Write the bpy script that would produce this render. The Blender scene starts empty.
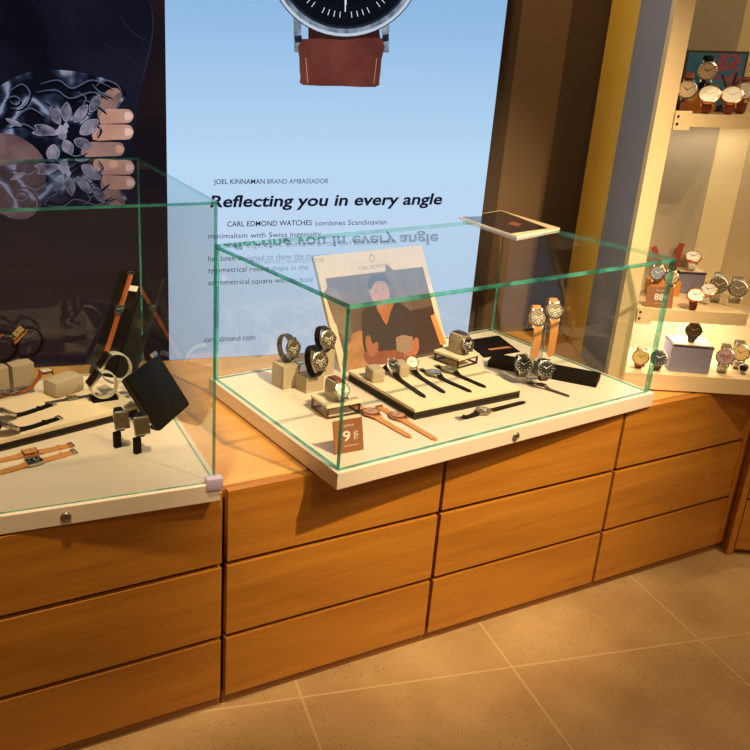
import bpy, bmesh, math, random
from mathutils import Vector, Matrix
random.seed(4)
PI = math.pi
scene = bpy.context.scene
COL = scene.collection
# ------------------------------------------------------------------ camera model
F_PX, PX, PY = 830.1, 259.55, 364.3
YAW, PITCH, ROLL = -.445, .356, .028
CZ = 1.405
cy, sy = math.cos(YAW), math.sin(YAW)
F0, R0, U0 = Vector((-sy, cy, 0)), Vector((cy, sy, 0)), Vector((0, 0, 1))
FW = F0*math.cos(PITCH) - U0*math.sin(PITCH)
UU = U0*math.cos(PITCH) + F0*math.sin(PITCH)
RR = R0*math.cos(ROLL) + UU*math.sin(ROLL)
UP = UU*math.cos(ROLL) - R0*math.sin(ROLL)
CAM = Vector((0, 0, CZ))
def ray(u, v): return RR*((u-PX)/F_PX) - UP*((v-PY)/F_PX) + FW
def onz(u, v, z):
    r = ray(u, v); return CAM + r*((z-CZ)/r.z)
def onplane(u, v, p, n):
    r = ray(u, v); return CAM + r*(((p-CAM).dot(n))/r.dot(n))
cd = bpy.data.cameras.new('camera'); co = bpy.data.objects.new('camera', cd); COL.objects.link(co)
cd.sensor_width = 36; cd.lens = F_PX/750*36
cd.shift_x = (375-PX)/750; cd.shift_y = -(375-PY)/750
cd.clip_start = .02
co.matrix_world = Matrix(((RR.x, UP.x, -FW.x, CAM.x), (RR.y, UP.y, -FW.y, CAM.y), (RR.z, UP.z, -FW.z, CAM.z), (0, 0, 0, 1)))
scene.camera = co
# ------------------------------------------------------------------ materials
def lin(c):
    o = []
    for x in c[:3]:
        x /= 255.0
        o.append(x/12.92 if x <= .04045 else ((x+.055)/1.055)**2.4)
    return (*o, 1)
def newmat(name):
    m = bpy.data.materials.new(name); m.use_nodes = True
    nt = m.node_tree; b = nt.nodes['Principled BSDF']
    return m, nt, b
def N(nt, t, **kw):
    n = nt.nodes.new(t)
    for k, v in kw.items(): setattr(n, k, v)
    return n
def pr(name, col, rough=.5, metal=0, noise=.0, nscale=60, coat=0, bump=0, trans=0):
    m, nt, b = newmat(name)
    b.inputs['Roughness'].default_value = rough; b.inputs['Metallic'].default_value = metal
    b.inputs['Coat Weight'].default_value = coat
    b.inputs['Transmission Weight'].default_value = trans
    c = lin(col)
    tc = N(nt, 'ShaderNodeTexCoord'); nz = N(nt, 'ShaderNodeTexNoise'); nz.inputs['Scale'].default_value = nscale
    nz.inputs['Detail'].default_value = 4
    nt.links.new(tc.outputs['Object'], nz.inputs['Vector'])
    mx = N(nt, 'ShaderNodeMix', data_type='RGBA')
    mx.inputs[6].default_value = tuple(x*(1-noise) for x in c[:3])+(1,)
    mx.inputs[7].default_value = tuple(min(1, x*(1+noise)) for x in c[:3])+(1,)
    nt.links.new(nz.outputs['Fac'], mx.inputs[0]); nt.links.new(mx.outputs[2], b.inputs['Base Color'])
    if bump:
        bp = N(nt, 'ShaderNodeBump'); bp.inputs['Strength'].default_value = bump; bp.inputs['Distance'].default_value = .001
        nt.links.new(nz.outputs['Fac'], bp.inputs['Height']); nt.links.new(bp.outputs['Normal'], b.inputs['Normal'])
    return m
def wood(name, c1, c2, rough=.42, axis=0, seedv=0.0):
    m, nt, b = newmat(name)
    tc = N(nt, 'ShaderNodeTexCoord'); mp = N(nt, 'ShaderNodeMapping')
    sc = [26, 26, 26]; sc[axis] = 1.6
    mp.inputs['Scale'].default_value = sc; mp.inputs['Location'].default_value = (seedv, seedv*2, seedv)
    nz = N(nt, 'ShaderNodeTexNoise'); nz.inputs['Scale'].default_value = 1.0; nz.inputs['Detail'].default_value = 6; nz.inputs['Distortion'].default_value = .35
    mp2 = N(nt, 'ShaderNodeMapping'); s2 = [260, 260, 260]; s2[axis] = 9; mp2.inputs['Scale'].default_value = s2
    n2 = N(nt, 'ShaderNodeTexNoise'); n2.inputs['Scale'].default_value = 1.0; n2.inputs['Detail'].default_value = 3
    mh = N(nt, 'ShaderNodeMath', operation='MULTIPLY_ADD'); mh.inputs[1].default_value = .45
    rp = N(nt, 'ShaderNodeValToRGB'); rp.color_ramp.elements[0].position = .42; rp.color_ramp.elements[1].position = 1.0
    rp.color_ramp.elements[0].color = lin(c1); rp.color_ramp.elements[1].color = lin(c2)
    L = nt.links.new
    L(tc.outputs['Object'], mp.inputs[0]); L(tc.outputs['Object'], mp2.inputs[0]); L(mp.outputs[0], nz.inputs['Vector']); L(mp2.outputs[0], n2.inputs['Vector'])
    L(n2.outputs['Fac'], mh.inputs[0]); L(nz.outputs['Fac'], mh.inputs[2]); L(mh.outputs[0], rp.inputs[0]); L(rp.outputs[0], b.inputs['Base Color'])
    bp = N(nt, 'ShaderNodeBump'); bp.inputs['Strength'].default_value = .25; bp.inputs['Distance'].default_value = .0006
    L(n2.outputs['Fac'], bp.inputs['Height']); L(bp.outputs[0], b.inputs['Normal'])
    b.inputs['Roughness'].default_value = rough; b.inputs['Coat Weight'].default_value = .12; b.inputs['Coat Roughness'].default_value = .3
    return m
def emis(name, col, st=1.0, noise=0, nscale=3, col2=None):
    m, nt, b = newmat(name); nt.nodes.remove(b)
    e = N(nt, 'ShaderNodeEmission'); e.inputs[1].default_value = st; e.inputs[0].default_value = lin(col)
    if col2:
        tc = N(nt, 'ShaderNodeTexCoord'); nz = N(nt, 'ShaderNodeTexNoise'); nz.inputs['Scale'].default_value = nscale; nz.inputs['Detail'].default_value = 5
        rp = N(nt, 'ShaderNodeValToRGB'); rp.color_ramp.elements[0].color = lin(col); rp.color_ramp.elements[1].color = lin(col2)
        rp.color_ramp.elements[0].position = .35; rp.color_ramp.elements[1].position = .65
        nt.links.new(tc.outputs['Object'], nz.inputs['Vector']); nt.links.new(nz.outputs['Fac'], rp.inputs[0]); nt.links.new(rp.outputs[0], e.inputs[0])
    nt.links.new(e.outputs[0], nt.nodes['Material Output'].inputs[0])
    return m
def glassmat():
    m, nt, b = newmat('pane_glass'); nt.nodes.remove(b)
    t = N(nt, 'ShaderNodeBsdfTransparent'); t.inputs[0].default_value = (.975, .99, .985, 1)
    g = N(nt, 'ShaderNodeBsdfGlossy'); g.inputs['Roughness'].default_value = 0.0; g.inputs[0].default_value = (1, 1, 1, 1)
    fr = N(nt, 'ShaderNodeFresnel'); fr.inputs[0].default_value = 1.5
    gm = N(nt, 'ShaderNodeNewGeometry'); inv = N(nt, 'ShaderNodeMath', operation='SUBTRACT'); inv.inputs[0].default_value = 1
    mul = N(nt, 'ShaderNodeMath', operation='MULTIPLY')
    mx = N(nt, 'ShaderNodeMixShader')
    L = nt.links.new
    L(gm.outputs['Backfacing'], inv.inputs[1]); L(fr.outputs[0], mul.inputs[0]); L(inv.outputs[0], mul.inputs[1])
    m2 = N(nt, 'ShaderNodeMath', operation='MULTIPLY'); m2.inputs[1].default_value = 1.25; m2.use_clamp = True
    L(mul.outputs[0], m2.inputs[0]); L(m2.outputs[0], mx.inputs[0]); L(t.outputs[0], mx.inputs[1]); L(g.outputs[0], mx.inputs[2])
    L(mx.outputs[0], nt.nodes['Material Output'].inputs[0])
    return m
GLASS = glassmat()
def edgemat():
    m, nt, b = newmat('glass_edge_green'); L = nt.links.new
    b.inputs['Base Color'].default_value = lin((74, 186, 168)); b.inputs['Roughness'].default_value = .15; b.inputs['Coat Weight'].default_value = .5
    tc = N(nt, 'ShaderNodeTexCoord'); nz = N(nt, 'ShaderNodeTexNoise'); nz.inputs['Scale'].default_value = 22; L(tc.outputs['Object'], nz.inputs['Vector'])
    rp = N(nt, 'ShaderNodeValToRGB'); rp.color_ramp.elements[0].position = .3; rp.color_ramp.elements[1].position = .7
    rp.color_ramp.elements[0].color = lin((30, 110, 96)); rp.color_ramp.elements[1].color = lin((110, 226, 212)); L(nz.outputs['Fac'], rp.inputs[0]); L(rp.outputs[0], b.inputs['Base Color'])
    t = N(nt, 'ShaderNodeBsdfTransparent'); t.inputs[0].default_value = (.34, .66, .58, 1)
    mx = N(nt, 'ShaderNodeMixShader'); mx.inputs[0].default_value = .44
    L(t.outputs[0], mx.inputs[1]); L(b.outputs[0], mx.inputs[2]); L(mx.outputs[0], nt.nodes['Material Output'].inputs[0]); return m
EDGE = edgemat()
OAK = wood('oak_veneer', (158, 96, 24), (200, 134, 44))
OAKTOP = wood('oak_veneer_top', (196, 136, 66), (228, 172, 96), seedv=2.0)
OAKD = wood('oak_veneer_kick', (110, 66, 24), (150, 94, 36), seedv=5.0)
CREAM = pr('cream_laminate', (234, 217, 196), .38, 0, .02, 8)
CREAMTOP = pr('cream_suede_top', (240, 220, 184), .75, 0, .04, 120)
CUBE = pr('taupe_fabric', (188, 170, 142), .85, 0, .12, 400, bump=.3)
BRZ = pr('dark_bronze_frame', (52, 42, 30), .45, .5)
DARK = pr('dark_gap', (14, 9, 6), .8)
BLACKL = pr('black_leather', (6, 6, 6), .5, 0, .2, 300, bump=.15)
BLACKF = pr('black_velvet', (4, 4, 4), .85, 0, .2, 300)
for m_ in (BLACKL, BLACKF): m_.node_tree.nodes['Principled BSDF'].inputs['Specular IOR Level'].default_value = .14
STEEL = pr('brushed_steel', (205, 203, 198), .22, 1.0)
STEEL2 = pr('matte_steel', (176, 170, 158), .35, 1.0, .15, 800)
GOLD = pr('rose_gold', (214, 150, 112), .25, 1.0)
GUN = pr('gunmetal', (84, 76, 66), .3, 1.0)
TAN = pr('tan_leather', (205, 140, 78), .55, 0, .12, 200, bump=.2)
ORANGE = pr('orange_leather', (166, 82, 36), .5, 0, .15, 200, bump=.2)
BROWN = pr('brown_leather', (120, 58, 34), .5, 0, .15, 200)
REDBR = pr('red_brown_leather', (168, 76, 56), .5, 0, .15, 200)
DWHITE = pr('white_dial', (238, 234, 220), .35)
DBLACK = pr('black_dial', (18, 18, 20), .25, 0, .3, 400, coat=.6)
DBLUE = pr('blue_grey_dial', (92, 104, 128), .3, 0, .2, 300, coat=.5)
DROSE = pr('rose_dial', (226, 168, 130), .3, .4)
DGOLD = pr('champagne_dial', (222, 190, 120), .3, .3)
DBRONZE = pr('bronze_dial', (104, 88, 62), .3, .4, .25, 500)
DPINK = pr('pink_dial', (214, 170, 170), .3, .2)
INK = pr('dark_ink', (30, 28, 28), .5)
WINK = pr('white_ink', (235, 230, 222), .5)
PLASTIC = pr('lilac_plastic', (206, 192, 224), .25, 0, .05, 50, trans=.1)
BXGREY = pr('grey_lilac_card', (140, 138, 160), .6)
BXTOP = pr('plum_edge', (74, 52, 74), .5)
SIGNBR = pr('price_sign_brown', (150, 92, 56), .5, 0, .05, 20)
ORBLK = pr('amber_block', (226, 150, 66), .5)
CLEAR = pr('clear_acrylic', (225, 232, 235), .08, 0, 0, 10, trans=.85)
PALEB = pr('pale_band', (232, 224, 206), .3, .45)
WHITEF = pr('white_fabric', (240, 236, 226), .8)
GREYBAND = pr('charcoal_strap', (64, 62, 60), .5)
# ------------------------------------------------------------------ mesh helpers
def setp(o, label=None, cat=None, group=None, kind=None):
    if label: o['label'] = label
    if cat: o['category'] = cat
    if group: o['group'] = group
    if kind: o['kind'] = kind
    return o
def link(o, parent=None, world=False):
    COL.objects.link(o)
    if parent:
        o.parent = parent
        if world: o.matrix_parent_inverse = parent.matrix_basis.inverted() if not parent.parent else (parent.parent.matrix_basis @ parent.matrix_basis).inverted()
    return o
def thing(name, label, cat, loc=(0, 0, 0), rotz=0, group=None):
    o = bpy.data.objects.new(name, None); o.location = loc; o.rotation_euler = (0, 0, rotz)
    o.empty_display_size = .02
    o.matrix_basis = Matrix.Translation(Vector(loc)) @ Matrix.Rotation(rotz, 4, 'Z')
    COL.objects.link(o); return setp(o, label, cat, group)
def obj(name, bm, mats, parent=None, smooth=False, world=False):
    me = bpy.data.meshes.new(name)
    bmesh.ops.recalc_face_normals(bm, faces=bm.faces)
    bm.to_mesh(me); bm.free()
    for m in (mats if isinstance(mats, (list, tuple)) else [mats]): me.materials.append(m)
    if smooth:
        for p in me.polygons: p.use_smooth = True
    o = bpy.data.objects.new(name, me)
    if smooth and len(me.polygons) > 8:
        try: me.set_sharp_from_angle(angle=math.radians(35))
        except Exception: pass
    return link(o, parent, world)
def box(bm, x0, x1, y0, y1, z0, z1, M=None, bev=0):
    vs = [bm.verts.new((x, y, z)) for x in (x0, x1) for y in (y0, y1) for z in (z0, z1)]
    if M: 
        for v in vs: v.co = M @ v.co
    idx = [(0, 1, 3, 2), (4, 6, 7, 5), (0, 4, 5, 1), (2, 3, 7, 6), (0, 2, 6, 4), (1, 5, 7, 3)]
    fs = [bm.faces.new([vs[i] for i in q]) for q in idx]
    if bev:
        es = list({e for f in fs for e in f.edges})
        bmesh.ops.bevel(bm, geom=es, offset=bev, segments=2, profile=.6, affect='EDGES')
    return fs
def bx(x0, x1, y0, y1, z0, z1, bev=0, M=None):
    bm = bmesh.new(); box(bm, x0, x1, y0, y1, z0, z1, M, bev); return bm
def prism(bm, pts, z0, z1, M=None):
    lo = [bm.verts.new((p[0], p[1], z0)) for p in pts]; hi = [bm.verts.new((p[0], p[1], z1)) for p in pts]
    if M:
        for v in lo+hi: v.co = M @ v.co
    bm.faces.new(lo[::-1]); bm.faces.new(hi)
    n = len(pts)
    for i in range(n): bm.faces.new((lo[i], lo[(i+1) % n], hi[(i+1) % n], hi[i]))
def lathe(bm, prof, n=28, M=None, sx=1, sy_=1):
    rings = []
    for r, z in prof:
        if r < 1e-6: rings.append([bm.verts.new((0, 0, z))])
        else: rings.append([bm.verts.new((r*sx*math.cos(2*PI*i/n), r*sy_*math.sin(2*PI*i/n), z)) for i in range(n)])
    allv = [v for r in rings for v in r]
    if M:
        for v in allv: v.co = M @ v.co
    for a, b in zip(rings, rings[1:]):
        if len(a) == 1 and len(b) == 1: continue
        for i in range(n):
            j = (i+1) % n
            if len(a) == 1: bm.faces.new((a[0], b[i], b[j]))
            elif len(b) == 1: bm.faces.new((a[i], a[j], b[0]))
            else: bm.faces.new((a[i], a[j], b[j], b[i]))
def ribbon(bm, path, widths, th, M=None):
    """strap swept along a path of (y, z) points, width along x, rounded tips from the widths list"""
    n = len(path); rows = []
    for i, (y, z) in enumerate(path):
        a = path[max(0, i-1)]; b = path[min(n-1, i+1)]
        t = Vector((b[0]-a[0], b[1]-a[1])); t.normalize(); nr = Vector((-t.y, t.x))
        w = widths[i]/2; h = th/2
        row = []
        for sx, sh in ((-1, -1), (-1, .4), (-.82, 1), (.82, 1), (1, .4), (1, -1)):
            row.append(bm.verts.new((sx*w, y+nr.x*h*sh, z+nr.y*h*sh)))
        rows.append(row)
    if M:
        for r in rows:
            for v in r: v.co = M @ v.co
    for a, b in zip(rows, rows[1:]):
        for k in range(6): bm.faces.new((a[k], a[(k+1) % 6], b[(k+1) % 6], b[k]))
    bm.faces.new(rows[0]); bm.faces.new(rows[-1][::-1])
def smoothpath(pts, k=5):
    P = [Vector(p) for p in pts]; out = []
    for i in range(len(P)-1):
        p0 = P[max(0, i-1)]; p1 = P[i]; p2 = P[i+1]; p3 = P[min(len(P)-1, i+2)]
        for s in range(k):
            t = s/k
            out.append(.5*((2*p1)+(-p0+p2)*t+(2*p0-5*p1+4*p2-p3)*t*t+(-p0+3*p1-3*p2+p3)*t**3))
    out.append(P[-1]); return [tuple(p) for p in out]
# ------------------------------------------------------------------ watches
def face_rot(p, deg):
    """rotation about Z that makes local -Y point at the viewer, turned deg to the viewer's right"""
    c = Vector((CAM.x-p.x, CAM.y-p.y, 0)).normalized(); r = Vector((-c.y, c.x, 0))
    d = c*math.cos(math.radians(deg)) + r*math.sin(math.radians(deg))
    return math.atan2(d.y, d.x) + PI/2
def head(t, r, hz, tilt, cm, dm, hm, shape='round', y0=0, sub=True, chrono=False):
    H = Matrix.Translation((0, y0, hz)) @ Matrix.Rotation(tilt, 4, 'X')
    tc = .42*r
    bm = bmesh.new()
    if shape == 'round':
        lathe(bm, [(0, -tc*.5), (r*.82, -tc*.5), (r*.98, -tc*.2), (r, tc*.15), (r*.96, tc*.42), (r*.86, tc*.5), (r*.84, tc*.36), (0, tc*.36)], 28, H)
        for s in (-1, 1):
            for e in (-1, 1): box(bm, s*r*.5-r*.08, s*r*.5+r*.08, *sorted((e*r*.72, e*r*1.14)), -tc*.4, tc*.1, H)
        dr = r*.84
        d = bmesh.new(); lathe(d, [(0, tc*.33), (dr, tc*.33), (dr, tc*.40), (0, tc*.40)], 28, H)
    else:
        box(bm, -r*.86, r*.86, -r, r, -tc*.5, tc*.45, H, bev=r*.16)
        d = bmesh.new(); box(d, -r*.68, r*.68, -r*.78, r*.78, tc*.40, tc*.52, H)
        dr = r*.74
    c = obj('case', bm, cm, t, smooth=True)
    dl = obj('dial', d, dm, t)
    zt = tc*(.42 if shape == 'round' else .54)
    k = bmesh.new()
    for i in range(12):
        a = i*PI/6
        Q = H @ Matrix.Rotation(a, 4, 'Z')
        box(k, -r*.02, r*.02, dr*.76, dr*.93, zt-.0002, zt+.0003, Q)
    obj('hour_markers', k, hm, dl)
    k = bmesh.new(); box(k, -r*.035, r*.035, -dr*.08, dr*.48, zt, zt+.0006, H @ Matrix.Rotation(1.0, 4, 'Z')); obj('hour_hand', k, hm, dl)
    k = bmesh.new(); box(k, -r*.022, r*.022, -dr*.1, dr*.72, zt+.0006, zt+.001, H @ Matrix.Rotation(-1.05, 4, 'Z')); obj('minute_hand', k, hm, dl)
    if chrono:
        for ax, ay in ((-.36, 0), (.36, 0), (0, -.38)):
            k = bmesh.new(); lathe(k, [(r*.13, zt), (r*.19, zt), (r*.19, zt+.0005), (r*.13, zt+.0005), (r*.13, zt)], 16, H @ Matrix.Translation((ax*r, ay*r, 0))); obj('subdial', k, hm, dl)
    k = bmesh.new(); lathe(k, [(0, 0), (r*.1, 0), (r*.1, r*.16), (0, r*.16)], 10, H @ Matrix.Translation((r*.95 if shape == 'round' else r*.84, 0, 0)) @ Matrix.Rotation(PI/2, 4, 'Y'))
    obj('crown', k, cm, c)
    return H
def metalband(path, w, th, M=None):
    """bracelet of separate-looking links built as one mesh along a path"""
    bm = bmesh.new(); n = len(path)
    for i in range(n-1):
        a, b = Vector(path[i]), Vector(path[i+1]); d = b-a; L = d.length; ang = math.atan2(d.y, d.x)
        Q = Matrix.Translation((0, (a.x+b.x)/2, (a.y+b.y)/2)) @ Matrix.Rotation(ang, 4, 'X')
        for x0, x1, h in ((-.5, -.22, .42), (-.2, .2, .5), (.22, .5, .42)):
            box(bm, x0*w, x1*w, -L*.46, L*.46, -th*h, th*h, (M @ Q) if M else Q)
    return bm
def buckle_at(t, y, z, w, ang, mat):
    bm = bmesh.new(); Q = Matrix.Translation((0, y, z)) @ Matrix.Rotation(ang, 4, 'X')
    o, i_, h = w*.62, w*.48, w*.07
    box(bm, -o, o, 0, w*.12, -h, h, Q); box(bm, -o, o, w*.48, w*.6, -h, h, Q)
    box(bm, -o, -i_, w*.12, w*.48, -h, h, Q); box(bm, i_, o, w*.12, w*.48, -h, h, Q)
    box(bm, -w*.04, w*.04, 0, w*.62, h*.6, h*1.6, Q)
    obj('buckle', bm, mat, t)
def flat_watch(label, hu, hv, eu, ev, z, r=.02, cm=None, dm=None, hm=None, sm=None, group=None, up=None, shape='round', hz=None, tilt=0, w=None, chrono=False, thk=.003):
    """watch lying on a surface: (hu,hv) its head, (eu,ev) the tip of its long strap half"""
    hz = hz if hz is not None else .26*r
    P = onz(hu, hv, z+hz); P.z = z; Q = onz(eu, ev, z)
    d = P-Q; L = d.length; rz = math.atan2(d.y, d.x) - PI/2
    t = thing('wristwatch', label, 'watch', P, rz, group)
    w = w or r*.95
    head(t, r, hz+.002, tilt, cm or STEEL, dm or DWHITE, hm or INK, shape, chrono=chrono)
    cz, sn = math.cos(tilt), math.sin(tilt)
    r_=r; lo = (-r*1.0*cz, hz-r*1.0*sn); hi = (r*1.0*cz, hz+r*1.0*sn)
    g = thk*.6
    pts = [lo, (lo[0]-r*.35*cz, max(g, lo[1]*.7)), (lo[0]-r*.9-hz*.6, g), (-L*.75, g*1.05), (-L, g)]
    path = smoothpath(pts, 5); n = len(path)
    ws = [w*(1-.25*i/(n-1)) for i in range(n)]; ws[-1] = w*.25; ws[-2] = w*.55
    bm = bmesh.new(); ribbon(bm, path, ws, thk); obj('strap', bm, sm or BLACKL, t, smooth=True)
    U = up or r*3.1
    pts = [hi, (hi[0]+r*.35, max(g, hi[1]*.7)), (hi[0]+r*.9+hz*.6, g), (U*.85, g), (U, g)]
    path = smoothpath(pts, 5); n = len(path)
    bm = bmesh.new(); ribbon(bm, path, [w*(1-.2*i/(n-1)) for i in range(n)], thk); obj('strap', bm, sm or BLACKL, t, smooth=True)
    bm = bmesh.new(); box(bm, -w*.52, w*.52, U*.72, U*.72+w*.25, g-thk*.6, g+thk*.9, None, .0006); obj('strap_keeper', bm, sm or BLACKL, t)
    buckle_at(t, U-.001, g+.001, w*.85, 0, cm or STEEL)
    return t
def loop_watch(label, bu, bv, z, r=.02, face=0, tilt=65, cm=None, dm=None, hm=None, sm=None, group=None, shape='round', band='strap', a=1.45, b=1.35, chrono=False, w=None, lift=0, holder=False, sub=True, P=None):
    """watch closed into a loop and stood up; (bu,bv) its contact point on the surface z"""
    P = P if P is not None else onz(bu, bv, z)
    k_ = (1.2 if P.x > .7 else 1.3) if P.z < .76 and P.x < 1.84 else 1.3
    r *= k_; w = w*k_ if w else r*.95
    t = thing('wristwatch', label, 'watch', P, face_rot(P, face), group)
    T = math.radians(tilt)
    A, B = a*r, b*r
    n12 = Vector((math.cos(T), math.sin(T))); nf = Vector((-math.sin(T), math.cos(T)))
    pts = []
    th0 = math.radians(52)
    m = 26
    for i in range(m+1):
        th = th0 - (2*th0 + PI*2-4*th0+2*th0 - (PI-0) + PI)*0 - i/m*(2*PI-(PI-2*th0))
        pts.append(n12*(A*math.cos(th)) + nf*(B*math.sin(th)))
    top = nf*(B*math.sin(th0)+.16*r)
    zmin = min(p.y for p in pts)
    off = -zmin + .002 + lift
    pts = [(p.x, p.y+off) for p in pts]
    head(t, r, top.y+off, T, cm or STEEL, dm or DWHITE, hm or INK, shape, y0=top.x, chrono=chrono)
    if band == 'strap':
        bm = bmesh.new(); ribbon(bm, pts, [w*(1-.28*math.sin(i/m*PI)) for i in range(m+1)], .003 if r > .012 else .002); obj('strap', bm, sm or BLACKL, t, smooth=True)
    else:
        obj('bracelet', metalband(pts, w, .003), sm or cm or STEEL, t)
    if holder:
        bm = bmesh.new()
        box(bm, -w*.42, w*.42, -r*.5, r*.5, 0, .0035, None, .001); obj('holder_foot', bm, BLACKF, t)
    return t
def pillow(t, sx, sy_, sz, mat=None, y0=0, z0=0, tilt=0):
    bm = bmesh.new()
    Q = Matrix.Translation((0, y0, z0+sz/2)) @ Matrix.Rotation(tilt, 4, 'X')
    box(bm, -sx/2, sx/2, -sy_/2, sy_/2, -sz/2, sz/2, Q, min(sx, sy_, sz)*.28)
    return obj('watch_cushion', bm, mat or CUBE, t, smooth=True)
def block(label, u, v, z, w, d, h, rz, mat, group=None, name='display_block', cat='block', bev=.0015):
    """(u,v): its nearest bottom corner (local -x,-y corner)"""
    P = onz(u, v, z); t = bx(0, w, 0, d, 0, h, bev)
    o = obj(name, t, mat); o.matrix_basis = Matrix.Translation(P) @ Matrix.Rotation(rz, 4, 'Z')
    return setp(o, label, cat, group)
def riser(label, P, rz, w, d, h, top=.008, group=None, bar=.005, closed=False):
    t = thing('display_riser', label, 'display riser', P, rz, group)
    obj('top_board', bx(0, w, 0, d, h-top, h, .001), CREAMTOP, t)
    bm = bmesh.new(); e = .002; b = bar; zt = h-top
    for x0, x1, y0, y1 in ((e, w-e, e, e+b), (e, w-e, d-e-b, d-e), (e, e+b, e, d-e), (w-e-b, w-e, e, d-e)):
        box(bm, x0, x1, y0, y1, 0, b); box(bm, x0, x1, y0, y1, zt-b, zt)
    for x in (e, w-e-b):
        for y in (e, d-e-b): box(bm, x, x+b, y, y+b, b, zt-b)
    obj('metal_frame', bm, BRZ, t)
    if closed: obj('side_panel', bx(e+b*.6, w-e-b*.6, e+b*.3, d-e-b*.3, .0005, zt-.0005), DARK, t)
    return t
# ------------------------------------------------------------------ text
def text_mesh(s, bold=0):
    cu = bpy.data.curves.new('t', 'FONT'); cu.body = s; cu.size = 1; cu.offset = bold; cu.resolution_u = 3
    o = bpy.data.objects.new('t', cu); COL.objects.link(o)
    dg = bpy.context.evaluated_depsgraph_get(); dg.update()
    me = bpy.data.meshes.new_from_object(o.evaluated_get(dg))
    bpy.data.objects.remove(o); return me
def place_text(s, P0, ex, ey, width, height, mat, parent, name='lettering', bold=0, shear=0, lift=.0006, world=True):
    """lettering with cap height, from P0 along ex; ex,ey unit vectors"""
    me = text_mesh(s, bold)
    xs = [v.co.x for v in me.vertices]; x0, x1 = min(xs), max(xs)
    nz = ex.cross(ey)
    kx = width/(x1-x0); ky = height/.70
    for v in me.vertices:
        x, y = (v.co.x-x0)*kx, v.co.y*ky
        v.co = P0 + ex*(x+shear*y) + ey*y + nz*lift
    me.materials.clear(); me.materials.append(mat)
    o = bpy.data.objects.new(name, me); return link(o, parent, world)
def poly_on(name, pts, mapf, n, off, mat, parent, close=True):
    bm = bmesh.new()
    vs = [bm.verts.new(mapf(u, v) + n*off) for u, v in pts]
    f = bm.faces.new(vs)
    bmesh.ops.triangulate(bm, faces=[f])
    return obj(name, bm, mat, parent, world=True)
def sm2(pts, k=4, closed=True):
    P = [Vector(p) for p in pts]; n = len(P); out = []
    for i in range(n):
        p0, p1, p2, p3 = P[i-1], P[i], P[(i+1) % n], P[(i+2) % n]
        for s in range(k):
            t = s/k
            out.append(tuple(.5*((2*p1)+(-p0+p2)*t+(2*p0-5*p1+4*p2-p3)*t*t+(-p0+3*p1-3*p2+p3)*t**3)))
    return out
# ================================================================== SETTING
ZC = .559          # worktop
TB, TT = .5635, .602   # tray bottom / top
SA = -.208
SP0 = Vector((.74*.85, 2.596*.85, 0)); SX = Vector((math.cos(SA), math.sin(SA), 0)); SN = Vector((math.sin(SA), -math.cos(SA), 0))  # SN faces the room
def scr(u, v): return onplane(u, v, SP0, SN)
UA = math.radians(-30.57); UX = Vector((math.cos(UA), math.sin(UA), 0)); UN = Vector((-math.sin(UA), math.cos(UA), 0))  # UN goes back into the unit
UO = Vector((1.803, 1.534, 0))
def floor_mat():
    m, nt, b = newmat('terrazzo_tile'); L = nt.links.new
    tc = N(nt, 'ShaderNodeTexCoord')
    def math_(op, a=None, b_=None, c=None):
        n = N(nt, 'ShaderNodeMath', operation=op)
        for i, x in enumerate((a, b_, c)):
            if x is None: continue
            if hasattr(x, 'links') or hasattr(x, 'is_linked'): L(x, n.inputs[i])
            else: n.inputs[i].default_value = x
        return n.outputs[0]
    mp = N(nt, 'ShaderNodeMapping'); mp.inputs['Rotation'].default_value = (0, 0, FLOOR_ROT); mp.inputs['Location'].default_value = FLOOR_LOC
    L(tc.outputs['Object'], mp.inputs[0])
    sx = N(nt, 'ShaderNodeSeparateXYZ'); L(mp.outputs[0], sx.inputs[0])
    def lines(o, size, wdt):
        f = math_('FRACT', math_('DIVIDE', o, size)); d = math_('ABSOLUTE', math_('SUBTRACT', f, .5)); return math_('GREATER_THAN', d, .5-wdt/size/2)
    g = math_('MAXIMUM', lines(sx.outputs[0], FLOOR_T[0], .006), lines(sx.outputs[1], FLOOR_T[1], .006))
    nz = N(nt, 'ShaderNodeTexNoise'); nz.inputs['Scale'].default_value = 5; nz.inputs['Detail'].default_value = 6; L(tc.outputs['Object'], nz.inputs['Vector'])
    rp = N(nt, 'ShaderNodeValToRGB'); rp.color_ramp.elements[0].color = lin((176, 140, 92)); rp.color_ramp.elements[1].color = lin((196, 162, 112)); rp.color_ramp.elements[0].position = .35; rp.color_ramp.elements[1].position = .65
    L(nz.outputs['Fac'], rp.inputs[0])
    vo = N(nt, 'ShaderNodeTexVoronoi'); vo.inputs['Scale'].default_value = 110; L(tc.outputs['Object'], vo.inputs['Vector'])
    n3 = N(nt, 'ShaderNodeTexNoise'); n3.inputs['Scale'].default_value = 2.0; L(tc.outputs['Object'], n3.inputs['Vector'])
    sp = math_('LESS_THAN', vo.outputs['Distance'], math_('MULTIPLY', n3.outputs['Fac'], .42))
    sel = N(nt, 'ShaderNodeSeparateColor'); L(vo.outputs['Color'], sel.inputs[0])
    sp = math_('MULTIPLY', sp, math_('GREATER_THAN', sel.outputs[0], .55))
    mx = N(nt, 'ShaderNodeMix', data_type='RGBA'); L(math_('MULTIPLY', sp, .55), mx.inputs[0]); L(rp.outputs[0], mx.inputs[6]); mx.inputs[7].default_value = lin((112, 78, 44))
    m2 = N(nt, 'ShaderNodeMix', data_type='RGBA'); L(math_('MULTIPLY', g, .5), m2.inputs[0]); L(mx.outputs[2], m2.inputs[6]); m2.inputs[7].default_value = lin((226, 196, 146))
    L(m2.outputs[2], b.inputs['Base Color']); b.inputs['Roughness'].default_value = .42
    return m
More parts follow.
